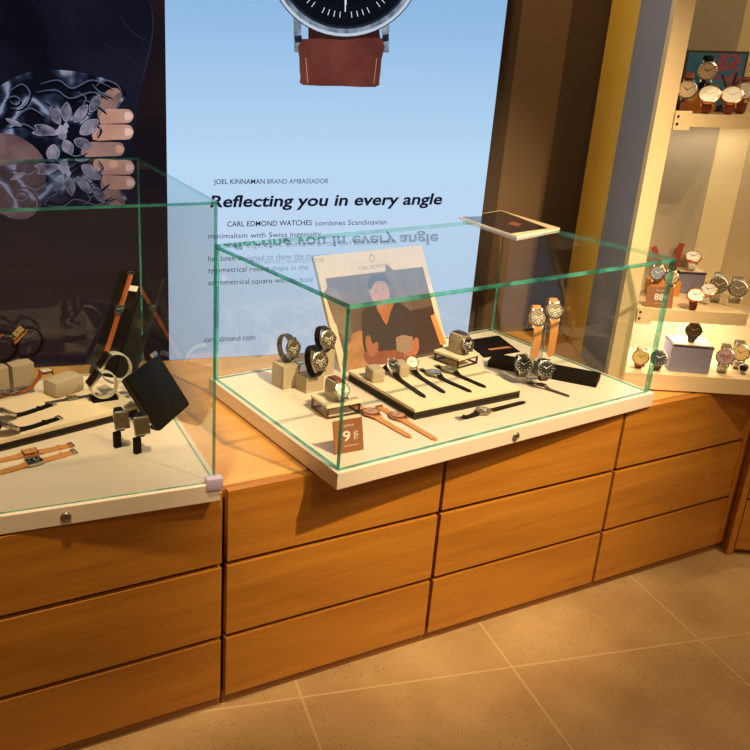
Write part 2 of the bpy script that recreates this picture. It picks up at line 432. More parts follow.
# tile joints measured on the floor: a corner at (512,667) with joints towards (700,640) and (560,740)
c0 = onz(512, 667, 0); c1 = onz(700, 640, 0); c2 = onz(637, 582, 0); c3 = onz(700, 640, 0); c4 = onz(750, 673, 0)
_d = c1-c0
FLOOR_ANG = math.atan2(_d.y, _d.x)
FLOOR_ROT = -FLOOR_ANG
_T = _d.length
FLOOR_T = (_T, _T)
_rot = Matrix.Rotation(FLOOR_ROT, 3, 'Z') @ c0
FLOOR_LOC = (-_rot.x+_T*10, -_rot.y+_T*10, 0)
print('FLOOR', FLOOR_ANG, _T, c0, c1, c2)
fl = obj('floor', bx(-1.6, 4.2, -1.4, 2.6, -.06, 0), floor_mat()); setp(fl, 'speckled sandy stone tile floor', None, None, 'structure')
PAINTB = pr('brown_wall_paint', (112, 88, 62), .8, 0, .08, 3)
BROWND = pr('dark_brown_band', (74, 56, 42), .8, 0, .06, 3)
PAINTW = pr('backwall_paint', (90, 74, 60), .8)
WARMLIT = pr('warm_lit_panel', (236, 190, 70), .7, 0, .05, 3)  # warm lamplight on the rear side wall, put into its base colour
GREYP = pr('grey_side_panel', (140, 140, 146), .75, 0, .06, 3)
def wall_strip(name, pa, pb, thick, z1, mat, z0=0, kind='structure', label=None):
    d = (pb-pa); L = d.length; ang = math.atan2(d.y, d.x)
    o = obj(name, bx(0, L, 0, thick, z0, z1), mat); o.matrix_basis = Matrix.Translation(pa) @ Matrix.Rotation(ang, 4, 'Z')
    o['kind'] = kind
    if label: o['label'] = label
    return o
RB = -SN*.1
w0 = SP0 + SX*(-2.0) + RB
def on_rec(u):
    p = onplane(u, 0, SP0+RB, SN); p.z = 0; return p
pr0, pr1, pr2, pr3 = on_rec(496), on_rec(523), on_rec(573), on_rec(612)
wall_strip('wall_back', w0, pr0, .08, 2.7, PAINTW, label='dark wall carrying the light box')
wall_strip('trim_1', pr0, pr1, .08, 2.7, BROWND, label='narrow dark brown strip beside the light box')
wall_strip('wall_corner', pr1, pr2, .08, 2.7, PAINTB, label='brown wall right of the light box')
wall_strip('dark_band', pr2, pr3+SX*.12, .08, 2.7, BROWND, label='dark brown vertical band of the wall')  # darker brown than the wall strip beside it
# ---------------------------------------------------------------- light box
sl, sr = SP0+SX*(-.95), scr(504, 0).copy(); sr = SP0 + SX*((scr(486, 178)-SP0).dot(SX))
LB = thing('light_box', 'large wall light box with tattooed arm and pale blue watch advertisement', 'light box', (sl.x, sl.y, ZC), SA)
wlb = (sr-SP0).dot(SX)+.95; ztop = 2.25
obj('housing', bx(-.004, wlb+.004, .002, .094, .002, ztop-ZC+.01), pr('lightbox_housing', (40, 36, 34), .5), LB)
xb = (scr(167, 180)-SP0).dot(SX)+.95
def screen_mat():
    m, nt, b = newmat('pale_blue_poster'); nt.nodes.remove(b); L = nt.links.new
    e = N(nt, 'ShaderNodeEmission'); tc = N(nt, 'ShaderNodeTexCoord'); sp = N(nt, 'ShaderNodeSeparateXYZ'); L(tc.outputs['Object'], sp.inputs[0])
    mr = N(nt, 'ShaderNodeMapRange'); mr.inputs[1].default_value = 0; mr.inputs[2].default_value = 1.1; L(sp.outputs[2], mr.inputs[0])
    rp = N(nt, 'ShaderNodeValToRGB'); cr = rp.color_ramp
    cr.elements[0].color = lin((196, 206, 228)); cr.elements[0].position = 0
    cr.elements[1].color = lin((142, 184, 226)); cr.elements[1].position = .9
    x = cr.elements.new(.28); x.color = lin((194, 214, 238))
    x = cr.elements.new(.52); x.color = lin((184, 216, 244))
    L(mr.outputs[0], rp.inputs[0]); L(rp.outputs[0], e.inputs[0]); e.inputs[1].default_value = 1.0
    L(e.outputs[0], nt.nodes['Material Output'].inputs[0]); return m
obj('lit_face', bx(xb, wlb, -.002, .002, .0, ztop-ZC), screen_mat(), LB)
dkp = obj('dark_photo_panel', bx(0, xb, -.002, .002, .0, ztop-ZC), emis('poster_dark', (24, 19, 24), .9, 0, 2.5, (40, 27, 30)), LB)
NV = SN
TEE = emis('poster_navy_shirt', (13, 14, 24), .9, 0, 4, (27, 27, 42))
def spoly(name, pts, off, mat, k=0):
    return poly_on(name, sm2(pts, k) if k else pts, scr, NV, .002+off, mat, LB)
spoly('printed_shirt', [(-60, -130), (140, -130), (148, -40), (152, 0), (154, 30), (150, 55), (141, 88), (137, 112), (133, 145), (128, 175), (118, 195), (60, 180), (-60, 120)], .0004, TEE, 3)
def tattoo_mat():
    m, nt, b = newmat('poster_tattoo'); nt.nodes.remove(b); L = nt.links.new
    tc = N(nt, 'ShaderNodeTexCoord'); nz = N(nt, 'ShaderNodeTexNoise'); nz.inputs['Scale'].default_value = 6; nz.inputs['Detail'].default_value = 4; nz.inputs['Distortion'].default_value = 2.4
    L(tc.outputs['Object'], nz.inputs['Vector'])
    wv = N(nt, 'ShaderNodeTexWave'); wv.wave_type = 'RINGS'; wv.inputs['Scale'].default_value = 4.5; wv.inputs['Distortion'].default_value = 14; wv.inputs['Detail'].default_value = 3; wv.inputs['Detail Scale'].default_value = 1.4
    L(tc.outputs['Object'], wv.inputs['Vector'])
    rp = N(nt, 'ShaderNodeValToRGB'); cr = rp.color_ramp
    cr.elements[0].color = lin((12, 14, 24)); cr.elements[0].position = .25; cr.elements[1].color = lin((128, 136, 158)); cr.elements[1].position = .98
    x = cr.elements.new(.62); x.color = lin((34, 40, 60)); x = cr.elements.new(.85); x.color = lin((66, 74, 100))
    L(wv.outputs['Fac'], rp.inputs[0])
    e = N(nt, 'ShaderNodeEmission'); L(rp.outputs[0], e.inputs[0]); L(e.outputs[0], nt.nodes['Material Output'].inputs[0]); return m
TAT = tattoo_mat()
SKIN = emis('poster_skin', (176, 128, 112), .9, 0, 9, (206, 160, 142)); SKIND = emis('poster_skin_dim', (70, 52, 58), .9, 0, 7, (128, 98, 98))
SKINM = emis('poster_skin_mid', (138, 104, 98), .9, 0, 8, (160, 124, 116))
NAIL = emis('poster_nail', (226, 190, 180), .9)
PET = emis('poster_petal', (52, 54, 76), .9, 0, 30, (150, 142, 160)); PETL = emis('poster_petal_line', (158, 152, 170), .9); PETD = emis('poster_petal_dark', (26, 28, 44), .9)
arm = [(-60, 120), (-10, 92), (10, 80), (30, 72), (62, 70), (100, 77), (126, 91), (120, 104), (108, 122), (97, 138), (84, 158), (70, 176), (52, 192), (44, 206), (30, 217), (16, 219), (0, 212), (-60, 200)]
spoly('printed_arm', arm, .0008, TAT, 3)
spoly('printed_elbow_skin', [(-60, 130), (0, 133), (20, 137), (38, 150), (46, 165), (46, 180), (42, 204), (30, 217), (16, 219), (0, 213), (-60, 200)], .0012, SKIND, 3)
spoly('printed_wrist_skin', [(100, 99), (112, 88), (122, 92), (118, 102), (106, 118), (98, 118)], .0012, SKINM, 3)
for i, (x0, x1, yy, hh) in enumerate(((104, 133, 116, 7), (97, 133, 132, 7.5), (86, 124, 149, 7), (90, 118, 164, 6))):
    f = spoly('printed_finger', [(x0, yy-hh+1), ((x0+x1)/2, yy-hh), (x1-4, yy-hh+.5), (x1, yy-2), (x1, yy+2), (x1-4, yy+hh-.5), ((x0+x1)/2, yy+hh), (x0-4, yy+hh)], .0016, (SKIN, SKIN, SKINM, SKIND)[i], 3)
    spoly('printed_fingernail', [(x1-8, yy-4), (x1-2, yy-3), (x1-.5, yy), (x1-2, yy+3), (x1-8, yy+3.5)], .002, NAIL if i < 2 else SKIN, 2)
def petal(cx, cy_, L_, w, ang):
    a = math.radians(ang); c, s = math.cos(a), math.sin(a)
    def sh(k, dx=0):
        q = [(0, 0), (.25*L_, -.42*w), (.6*L_, -.5*w), (.88*L_, -.25*w), (L_, 0), (.88*L_, .25*w), (.6*L_, .5*w), (.25*L_, .42*w)]
        q = [(dx+x*k, y*k) for x, y in q]
        return [(cx+x*c-y*s, cy_+x*s+y*c) for x, y in q]
    spoly('printed_petal', sh(1.12, -.06*L_), .0016, PETD, 3); spoly('printed_petal', sh(1.0), .002, PETL, 3); spoly('printed_petal', sh(.92, .04*L_), .0024, PET, 3)
for p in [(56, 131, 24, 8, 176), (58, 134, 25, 9, 200), (60, 124, 20, 9, 240), (66, 122, 20, 10, 272), (74, 122, 22, 10, 308), (80, 134, 23, 13, 322), (74, 140, 18, 10, 20), (64, 140, 16, 11, 62), (54, 144, 18, 13, 96), (60, 131, 10, 8, 60), (90, 112, 20, 9, 300), (22, 126, 18, 5, 205)]:
    petal(*p)
spoly('printed_highlight', [(104, 110), (114, 96), (122, 92), (119, 102), (108, 120), (100, 124)], .00145, emis('poster_skin_tan', (150, 116, 106), .9, 0, 10, (96, 74, 74)), 3)
for q_ in ((61, 128), (65, 131), (58, 132), (66, 126)): spoly('printed_flower_heart', [(q_[0]-3, q_[1]), (q_[0], q_[1]-4), (q_[0]+3, q_[1]), (q_[0], q_[1]+3)], .0027, PETL, 2)
# wavy strokes over the forearm
def stroke(pts, w, mat, off=.0022, nm='printed_tattoo_line'):
    P = smoothpath(pts, 6); l, r_ = [], []
    n = len(P)
    for i, p in enumerate(P):
        a = P[max(0, i-1)]; b = P[min(n-1, i+1)]; t = Vector((b[0]-a[0], b[1]-a[1])).normalized(); q = Vector((-t.y, t.x))*w/2*(1-abs(2*i/(n-1)-1)**3*.8)
        l.append((p[0]+q.x, p[1]+q.y)); r_.append((p[0]-q.x, p[1]-q.y))
    bm = bmesh.new()
    A = [bm.verts.new(scr(*p)+NV*(.002+off)) for p in l]; B = [bm.verts.new(scr(*p)+NV*(.002+off)) for p in r_]
    for i in range(n-1): bm.faces.new((A[i], A[i+1], B[i+1], B[i]))
    obj(nm, bm, mat, LB, world=True)
LN = emis('poster_line', (84, 92, 116), .9); LN2 = emis('poster_line_dark', (8, 9, 16), .9)
for pts in ([(40, 84), (58, 80), (72, 88), (92, 80), (112, 88)], [(36, 92), (56, 90), (70, 98), (92, 92), (108, 98)], [(8, 92), (22, 84), (30, 94), (22, 106), (10, 108)], [(92, 84), (100, 92), (112, 96)], [(16, 116), (30, 108), (44, 116)], [(84, 100), (96, 104), (106, 112)],
            [(44, 100), (52, 106), (50, 114), (58, 118)], [(6, 126), (24, 124), (40, 132), (56, 134)], [(4, 100), (14, 96), (20, 100), (14, 104), (10, 100)], [(78, 92), (86, 98), (82, 108), (90, 114)], [(96, 86), (104, 80), (116, 84), (122, 92)], [(62, 150), (76, 156), (86, 150)], [(56, 160), (70, 166), (78, 160)], [(94, 122), (100, 128), (96, 136)]):
    stroke(pts, 1.3, LN); stroke([(x+1.2, y+2.6) for x, y in pts], 2.2, LN2, .002)
stroke([(150, 0), (153, 25), (149, 52), (141, 84)], 1.2, emis('poster_seam', (44, 44, 62), .9), .0012, 'printed_seam')
stroke([(118, 14), (132, 32), (150, 42)], 1.5, emis('poster_fold', (34, 34, 50), .9), .0012, 'printed_fold')
stroke([(100, 40), (124, 56), (142, 60)], 1.5, emis('poster_fold2', (30, 30, 46), .9), .0012, 'printed_fold')
# printed watch
wc = Vector((345, -40))
def circ(r, n=48, cx=345, cy_=-40, a0=0, a1=2*PI): return [(cx+r*math.cos(a0+(a1-a0)*i/n), cy_+r*math.sin(a0+(a1-a0)*i/n)) for i in range(n)]
PST = emis('poster_steel', (92, 104, 122), .9, 0, 30, (160, 176, 196)); PSTL = emis('poster_steel_light', (196, 210, 226), .9); PSTD = emis('poster_steel_dark', (34, 40, 52), .9)
PDL = emis('poster_dial_black', (14, 18, 26), .9); PBL = emis('poster_numeral_blue', (96, 168, 226), .95); PWH = emis('poster_white', (226, 234, 242), .95)
PLE = emis('poster_leather', (96, 48, 42), .9, 0, 10, (118, 62, 52)); PLD = emis('poster_leather_dark', (58, 28, 28), .9)
spoly('printed_strap', [(308, 20), (378, 20), (380, 40), (308, 40)], .0006, PLD)
for x0, x1 in ((293, 301), (381, 389)):
    spoly('printed_lug', [(x0, 15), (x1, 22), (x1-.5, 53), (x0+1, 52)], .001, PST)
spoly('printed_strap', sm2([(301, 39), (342, 40), (382, 38), (381, 60), (379, 80), (375, 87), (340, 86), (303, 85), (300, 78), (299, 58)], 2), .0012, PLE)
spoly('printed_strap_stitch', [(305, 58), (305.8, 58), (307.8, 83), (307, 83)], .0018, emis('poster_stitch', (186, 140, 110), .9)); spoly('printed_strap_stitch', [(376, 58), (376.7, 58), (373.6, 84), (373, 84)], .0018, emis('poster_stitch2', (186, 140, 110), .9))
spoly('printed_lug', [(294, 36), (301, 35), (302, 42), (295, 43)], .0022, PSTD); spoly('printed_lug', [(382, 35), (388, 34), (388, 41), (382, 42)], .0022, PSTD)
for r_, m_, o_ in ((77.5, PSTD, .0026), (76.5, PSTL, .003), (73.5, PST, .0034), (69, PSTD, .0038), (66.5, PDL, .0042)):
    spoly('printed_watch_rim' if m_ is not PDL else 'printed_dial', circ(r_), o_, m_)
for i in range(60):
    a = PI/2 + (i-30)*PI/30
    if abs(i-30) > 14: continue
    r0, r1, w_ = (52, 58, .35) if i % 5 else (40, 45, .7)
    c_, s_ = math.cos(a), math.sin(a)
    spoly('printed_minute_mark', [(345+c_*r0-s_*w_, -40+s_*r0+c_*w_), (345+c_*r1-s_*w_, -40+s_*r1+c_*w_), (345+c_*r1+s_*w_, -40+s_*r1-c_*w_), (345+c_*r0+s_*w_, -40+s_*r0-c_*w_)], .0046, PWH)
spoly('printed_hand', [(343.9, -20), (345, -20), (345, 12), (343.9, 12)], .005, PWH)
EZ = Vector((0, 0, 1))
def stext(s, u0, v0, u1, v1, cap, mat, bold=0, shear=0, off=.0026, name='printed_lettering'):
    a, b = scr(u0, v0), scr(u1, v1)
    hh = (scr((u0+u1)/2, (v0+v1)/2-cap)-scr((u0+u1)/2, (v0+v1)/2)).length
    ex = (b-a).normalized()
    ex = Vector((SX.x, SX.y, 0)) if abs(ex.z) < .03 else ex
    return place_text(s, a, ex, EZ, (b-a).length, hh, mat, LB, name, bold, shear, off)
TXT = emis('poster_ink', (26, 28, 48), .9); TXT2 = emis('poster_ink_soft', (66, 70, 92), .9)
stext('30', 339, 20.5, 347, 20.3, 5.4, PBL, 0, 0, .005, 'printed_numeral'); stext('35', 307, 8, 314, 11, 5.2, PBL, 0, 0, .005, 'printed_numeral'); stext('25', 372, 14, 379, 10, 5.2, PBL, 0, 0, .005, 'printed_numeral')
stext('JOEL KINNAMAN', 213.5, 184, 264.5, 183.4, 5, TXT, .006)
stext('BRAND AMBASSADOR', 267, 183.6, 328, 183, 4.8, TXT2, 0)
stext('Reflecting you in every angle', 210, 207, 441, 204.5, 11.2, TXT, .025, .16)
stext('CARL EDMOND WATCHES', 227, 226.5, 311.5, 225.5, 5.2, TXT, .006)
stext('combines Scandinavian', 315, 225.5, 386, 224.5, 5.2, TXT2)
stext('minimalism with Swiss ingenuity.', 208, 238.5, 322, 237, 5.2, TXT2)
stext('Every edge, curve, and bevel on the Carl Edmond watch', 227, 248, 396, 246, 5.2, TXT2)
stext('has been designed to show the most pleasing', 208, 261, 346, 258.5, 5.2, TXT2)
stext('symmetrical round shape in the', 208, 272.5, 308, 270.5, 5.2, TXT2)
stext('asymmetrical square with its bold', 208, 285, 312, 282, 5.2, TXT2)
stext('carledmond.com', 204, 342, 255, 340, 5.6, TXT2)
# ---------------------------------------------------------------- cabinets
YF = 1.393
def cabinet(x0, x1, label, side_r=.0):
    t = thing('drawer_cabinet', label, 'cabinet', (x0, YF, 0), 0, 'oak drawer cabinets under the worktop')
    w = x1-x0
    obj('carcass', bx(.004, w-.004, .0215, .66, .02, ZC-.030), DARK, t)
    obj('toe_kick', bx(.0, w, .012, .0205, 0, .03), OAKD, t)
    ep = .026 if x1 > 2.2 else 0
    if ep: obj('end_panel', bx(w-ep+.001, w, 0, .0205, .03, ZC, .0012), OAK, t)
    for z0, z1 in ((.030, .188), (.1995, .377), (.3885, ZC)):
        obj('drawer', bx(.004, w-.004-ep*.9, 0, .019, z0, z1, .0012), OAK, t)
    return t
cabinet(.022, .5925, 'oak drawer cabinet below the left glass case')
cabinet(-.55, .020, 'oak drawer cabinet at the far left under the worktop')
cabinet(.597, 1.156, 'oak drawer cabinet under the left front corner of the wide glass case')
cabinet(1.158, 1.7295, 'oak drawer cabinet under the right half of the wide glass case')
cabinet(1.7315, 2.272, 'oak drawer cabinet under the corner shelf unit, end panel flush')
t = thing('worktop', 'long oak veneer worktop lying over the drawer cabinets', 'worktop', (0, 0, 0))
def wtpts(x0, x1): return [(x0, YF+.0255), (x1, YF+.0255), (x1, None), (x0, None)]
bm = bmesh.new()
def backy(x): 
    q = SP0 + SN*.004; return q.y + (x-q.x)*math.tan(SA)
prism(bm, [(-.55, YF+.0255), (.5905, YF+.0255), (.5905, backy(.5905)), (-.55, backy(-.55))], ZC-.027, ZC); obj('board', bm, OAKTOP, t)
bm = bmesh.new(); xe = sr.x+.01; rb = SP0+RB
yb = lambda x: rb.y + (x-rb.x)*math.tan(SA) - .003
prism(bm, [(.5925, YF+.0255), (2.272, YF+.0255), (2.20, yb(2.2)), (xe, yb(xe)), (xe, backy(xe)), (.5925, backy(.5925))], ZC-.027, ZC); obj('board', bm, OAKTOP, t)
# neighbouring cabinet turned to the room
P = onz(719, 553, 0); t = thing('drawer_cabinet', 'oak cabinet at the right frame edge turned towards the room', 'cabinet', (2.264, 1.369, 0), UA)
obj('carcass', bx(.004, .56, .02, .5, .0, .50), OAKD, t)
obj('end_panel', bx(0, .018, -.002, .5, 0, .52, .001), OAK, t)
for z0, z1 in ((.022, .19), (.1985, .378), (.3865, .52)): obj('drawer', bx(.0215, .56, 0, .0195, z0, z1, .0012), OAK, t)
# ---------------------------------------------------------------- glass cases
def lock(t, x, y, z):
    Q = Matrix.Translation((x, y, z)) @ Matrix.Rotation(PI/2, 4, 'X')
    bm = bmesh.new(); lathe(bm, [(0, -.002), (.0105, -.002), (.0105, .003), (.008, .005), (.0055, .005), (.005, .0035), (0, .0035)], 24, Q)
    l = obj('lock', bm, STEEL2, t, smooth=True); bm = bmesh.new(); box(bm, -.0008, .0008, -.004, .004, .003, .0042, Q); obj('keyhole', bm, INK, l)
def pane(t, pts, z0, z1, thick_dir, th=.0065):
    pass
def glass_case(label, P, rz, w, d, gtop, gi, xl, th=.0095, locks=(), clip=False):
    t = thing('glass_display_case', label, 'display case', P, rz)
    tb = TT-TB
    obj('tray', bx(0, w, 0, d, 0, tb, .0015), CREAM, t)
    g = gi; z0, z1 = tb+.0005, gtop-TB
    def pn(x0, x1, y0, y1, za, zb, big):
        bm = bmesh.new(); fs = box(bm, x0, x1, y0, y1, za, zb)
        for i, f in enumerate(fs):
            n = f.normal if f.normal.length else Vector(); f.normal_update(); n = f.normal
            f.material_index = 0 if abs(n[big]) > .5 else 1
        obj('glass_pane', bm, [GLASS, EDGE], t)
    zt = z1-th
    pn(g, w-g, g, g+th, z0, zt-.0002, 1)
    pn(g, w-g, d-g-th, d-g, z0, zt-.0002, 1)
    pn(g, g+th, g+th+.0003, d-g-th-.0003, z0, zt-.0002, 0)
    pn(w-g-th, w-g, g+th+.0003, d-g-th-.0003, z0, zt-.0002, 0)
    pn(g, w-g, g, d-g, zt, z1, 2)
    for lx in locks: lock(t, lx, 0, tb*.45)
    if clip:
        bm = bmesh.new(); box(bm, w-.030, w+.004, -.004, .016, tb-.012, tb+.014, None, .003); obj('corner_clip', bm, PLASTIC, t, smooth=True)
    return t
C2 = Vector((.8075, 1.3047, TB)); RA2 = .079
M2 = Matrix.Translation(C2) @ Matrix.Rotation(RA2, 4, 'Z')
lp = M2.inverted() @ onplane(515, 440, C2, Vector((math.sin(RA2), -math.cos(RA2), 0)))
glass_case('wide low glass display case set askew on the worktop with price sign inside', C2, RA2, 1.008, .600, .961, .009, 0, locks=(lp.x,))
RA1 = -.088; W1 = 1.0
C1 = Vector((.569-math.cos(RA1)*W1, 1.357-math.sin(RA1)*W1, TB))
M1 = Matrix.Translation(C1) @ Matrix.Rotation(RA1, 4, 'Z')
lp = M1.inverted() @ onplane(65, 505, C1, Vector((math.sin(RA1), -math.cos(RA1), 0)))
glass_case('tall glass display case at the left, in front of the tattooed arm', C1, RA1, W1, .678, 1.161, .009, 0, .005, locks=(lp.x,), clip=True)
# support plinth strip under the wide tray
o = obj('shim_strip', bx(.03, .97, .12, .56, -.0043, -.0003), DARK); o.matrix_basis = M2.copy(); setp(o, 'thin dark spacer board between the wide tray and the worktop', 'spacer')
o = obj('shim_strip', bx(.03, .97, .07, .6, -.0043, -.0003), DARK); o.matrix_basis = M1.copy(); setp(o, 'thin dark spacer board between the left tray and the worktop', 'spacer')
# magazine on glass
mz = .9615
A, B, D = onz(459, 217.5, mz+.004), onz(517, 237, mz+.004), onz(560, 228.5, mz+.004)
mt = thing('magazine', 'open-cover magazine lying on top of the wide glass case', 'magazine', (B.x, B.y, mz))
Cc = A+D-B
def mpt(a, b): return B + (D-B)*a + (A-B)*b
def quadprism(pts, z0, z1):
    bm = bmesh.new(); prism(bm, [(p.x, p.y) for p in pts], z0, z1); return bm
obj('pages', quadprism([mpt(0, 0), mpt(1, 0), mpt(1, 1), mpt(0, 1)], mz, mz+.005), WHITEF, mt, world=True)
obj('cover', quadprism([mpt(0, 0), mpt(1, 0), mpt(1, 1), mpt(0, 1)], mz+.005, mz+.0058), pr('cover_paper', (226, 206, 168), .35), mt, world=True)
obj('cover_photo', quadprism([mpt(.02, .12), mpt(.8, .06), mpt(.97, .97), mpt(.03, .98)], mz+.0058, mz+.0061), pr('cover_photo', (30, 28, 38), .25, 0, .9, 14, coat=.5), mt, world=True)
obj('cover_motif', quadprism([mpt(.45, .3), mpt(.62, .36), mpt(.58, .5), mpt(.4, .44)], mz+.0061, mz+.0063), pr('cover_motif', (140, 82, 60), .3, 0, .5, 60), mt, world=True)
# ---------------------------------------------------------------- contents of the wide case
PH = lambda u, v: onz(u, v, TT)
# standing card
BR, BL = onz(449, 352, TT+.001), onz(341, 372, TT+.001)
e = (BR-BL).normalized(); m_ = Vector((-e.y, e.x, 0)); TLc = BL + m_*.165 + Vector((0, 0, .285)); upv = (TLc-BL).normalized(); HL = (TLc-BL).length; WL = (BR-BL).length
cn = e.cross(upv).normalized()
card = thing('advertising_card', 'leaning showcard with a photo of a person in a dark polo shirt', 'showcard', BL)
MC = Matrix(((e.x, upv.x, cn.x, BL.x), (e.y, upv.y, cn.y, BL.y), (e.z, upv.z, cn.z, BL.z), (0, 0, 0, 1)))
obj('board', bx(0, WL, 0, HL, -.012, 0, .001, MC), pr('card_board', (236, 214, 168), .6), card, world=True)
def cmap(u, v): return onplane(u, v, BL, cn)
def cpoly(name, pts, off, col, k=0, noise=.1, ns=40, rough=.5):
    return poly_on(name, sm2(pts, k) if k else pts, cmap, cn, off, pr(name+'_print', col, rough, 0, noise, ns), card)
def cq(a, b): return MC @ Vector((a*WL, b*HL, 0))
bm = bmesh.new(); f = bm.faces.new([bm.verts.new(cq(a, b)+cn*.0005) for a, b in ((.004, .004), (.99, .004), (.99, .996), (.004, .996))]); obj('printed_sheet', bm, pr('card_sheet', (232, 206, 186), .5), card, world=True)
bm = bmesh.new(); f = bm.faces.new([bm.verts.new(cq(a, b)+cn*.001) for a, b in ((.055, .0), (.955, .0), (.955, .80), (.055, .80))]); obj('printed_photo', bm, pr('card_photo_bg', (96, 76, 66), .45, 0, .55, 9), card, world=True)
cpoly('photo_warm_floor', [(343, 356), (352, 334), (370, 332), (378, 350), (380, 368), (346, 372)], .0014, (170, 120, 80), 3, .6, 40)
cpoly('photo_window', [(324, 292), (337, 290), (351, 330), (345, 345)], .0014, (120, 100, 84), 2, .3, 20)
cpoly('photo_stripe', [(385, 270), (392, 269), (412, 308), (404, 308)], .0014, (106, 86, 78), 2, .4, 20)  # slightly paler slanting stripe across the print
cpoly('photo_dark_sideboard', [(405, 312), (432, 306), (444, 350), (412, 356)], .0016, (62, 40, 34), 0, .3, 20)
cpoly('photo_lamp_frame', [(430, 316), (434, 314), (446, 344), (440, 345)], .002, (216, 138, 72), 0, .3, 20)
cpoly('photo_polo_shirt', [(362, 312), (372, 306), (380, 305), (388, 312), (396, 303), (408, 309), (414, 322), (415, 345), (406, 358), (372, 362), (364, 350), (362, 335)], .002, (58, 44, 44), 3, .2, 30)
cpoly('photo_neck', [(376, 306), (393, 302), (390, 312), (386, 325), (380, 315)], .0024, (172, 104, 72), 2, .2, 30)
cpoly('photo_face', [(370, 284), (375, 279), (383, 280), (388, 288), (389, 298), (385, 308), (379, 309), (373, 302), (369, 293)], .0028, (176, 124, 104), 3, .25, 60)
cpoly('photo_hair', [(367, 286), (370, 277), (377, 274), (385, 276), (389, 286), (384, 282), (375, 282), (370, 290)], .0032, (30, 22, 24), 3, .2, 60)
cpoly('photo_forearm', [(363, 354), (372, 352), (395, 350), (412, 346), (416, 352), (410, 360), (380, 364), (368, 364)], .0026, (136, 76, 52), 3, .4, 60)
cpoly('photo_hand', [(366, 350), (365, 338), (369, 336), (372, 344), (377, 342), (377, 352), (370, 357)], .003, (160, 98, 70), 3, .4, 90)
cpoly('photo_hand', [(410, 344), (415, 338), (418, 340), (418, 350), (413, 357), (404, 358), (405, 350)], .003, (180, 104, 74), 3, .4, 90)
cpoly('photo_tumbler', [(395, 338), (402, 335), (412, 337), (412, 350), (405, 354), (396, 351)], .0034, (156, 126, 112), 0, .5, 150)
for (a, b) in (((374, 291), (377, 290)), ((381, 290), (384, 289))): cpoly('photo_eye', [a, (a[0]+1.5, a[1]-1), b, (a[0]+1.5, a[1]+.8)], .0034, (60, 40, 36))
cpoly('photo_mouth', [(377, 302.5), (382, 301.6), (382, 303), (377.5, 303.8)], .0034, (150, 84, 74))
cpoly('photo_nose', [(379, 292), (380.2, 292), (381.3, 298.5), (378.6, 299)], .0034, (178, 124, 106))
cu_ = Vector((.50*WL, .925*HL, .0012))
bm = bmesh.new(); lathe(bm, [(.0078, 0), (.0092, 0), (.0092, .0003), (.0078, .0003), (.0078, 0)], 24, MC @ Matrix.Translation(cu_) @ Matrix.Scale(1.15, 4, (0, 1, 0))); obj('emblem_ring', bm, INK, card, world=True)
bm = bmesh.new(); lathe(bm, [(0, 0), (.002, 0), (.002, .0003), (0, .0003)], 12, MC @ Matrix.Translation(cu_+Vector((0, .012, 0)))); obj('emblem_crown', bm, INK, card, world=True)
place_text('CARL EDMOND', cq(.36, .838), e, upv, .28*WL, .010, pr('card_ink', (120, 100, 92), .5), card, 'printed_lettering', 0, 0, .0012)
# blocks with looped watches
block('taupe cube stand at the back left under a looped watch', 283, 390, TT, .052, .055, .062, .12, CUBE, 'taupe cube stands in the wide case')
block('lower taupe cube stand beside the taller one under two looped watches', 306, 394, TT, .055, .05, .042, .12, CUBE, 'taupe cube stands in the wide case')
block('taupe cube stand behind the lower one', 318, 377, TT, .052, .05, .068, .12, CUBE, 'taupe cube stands in the wide case')
loop_watch('bronze-dialled watch looped on the leftmost taupe cube', 286, 361, TT+.062, .0195, 42, 78, STEEL2, DBRONZE, WINK, GREYBAND, 'looped watches on taupe cubes', a=1.5, b=1.2, chrono=True)
loop_watch('dark-dialled watch looped highest on the rear taupe cube', 322, 352, TT+.068, .0205, 34, 72, STEEL2, DBRONZE, WINK, BLACKL, 'looped watches on taupe cubes', a=1.4, b=1.1, chrono=True)
loop_watch('bronze-dialled watch with black strap looped on the low taupe cube', 313, 376, TT+.042, .0205, 34, 72, STEEL2, DBRONZE, WINK, BLACKL, 'looped watches on taupe cubes', a=1.6, b=1.2, chrono=True)
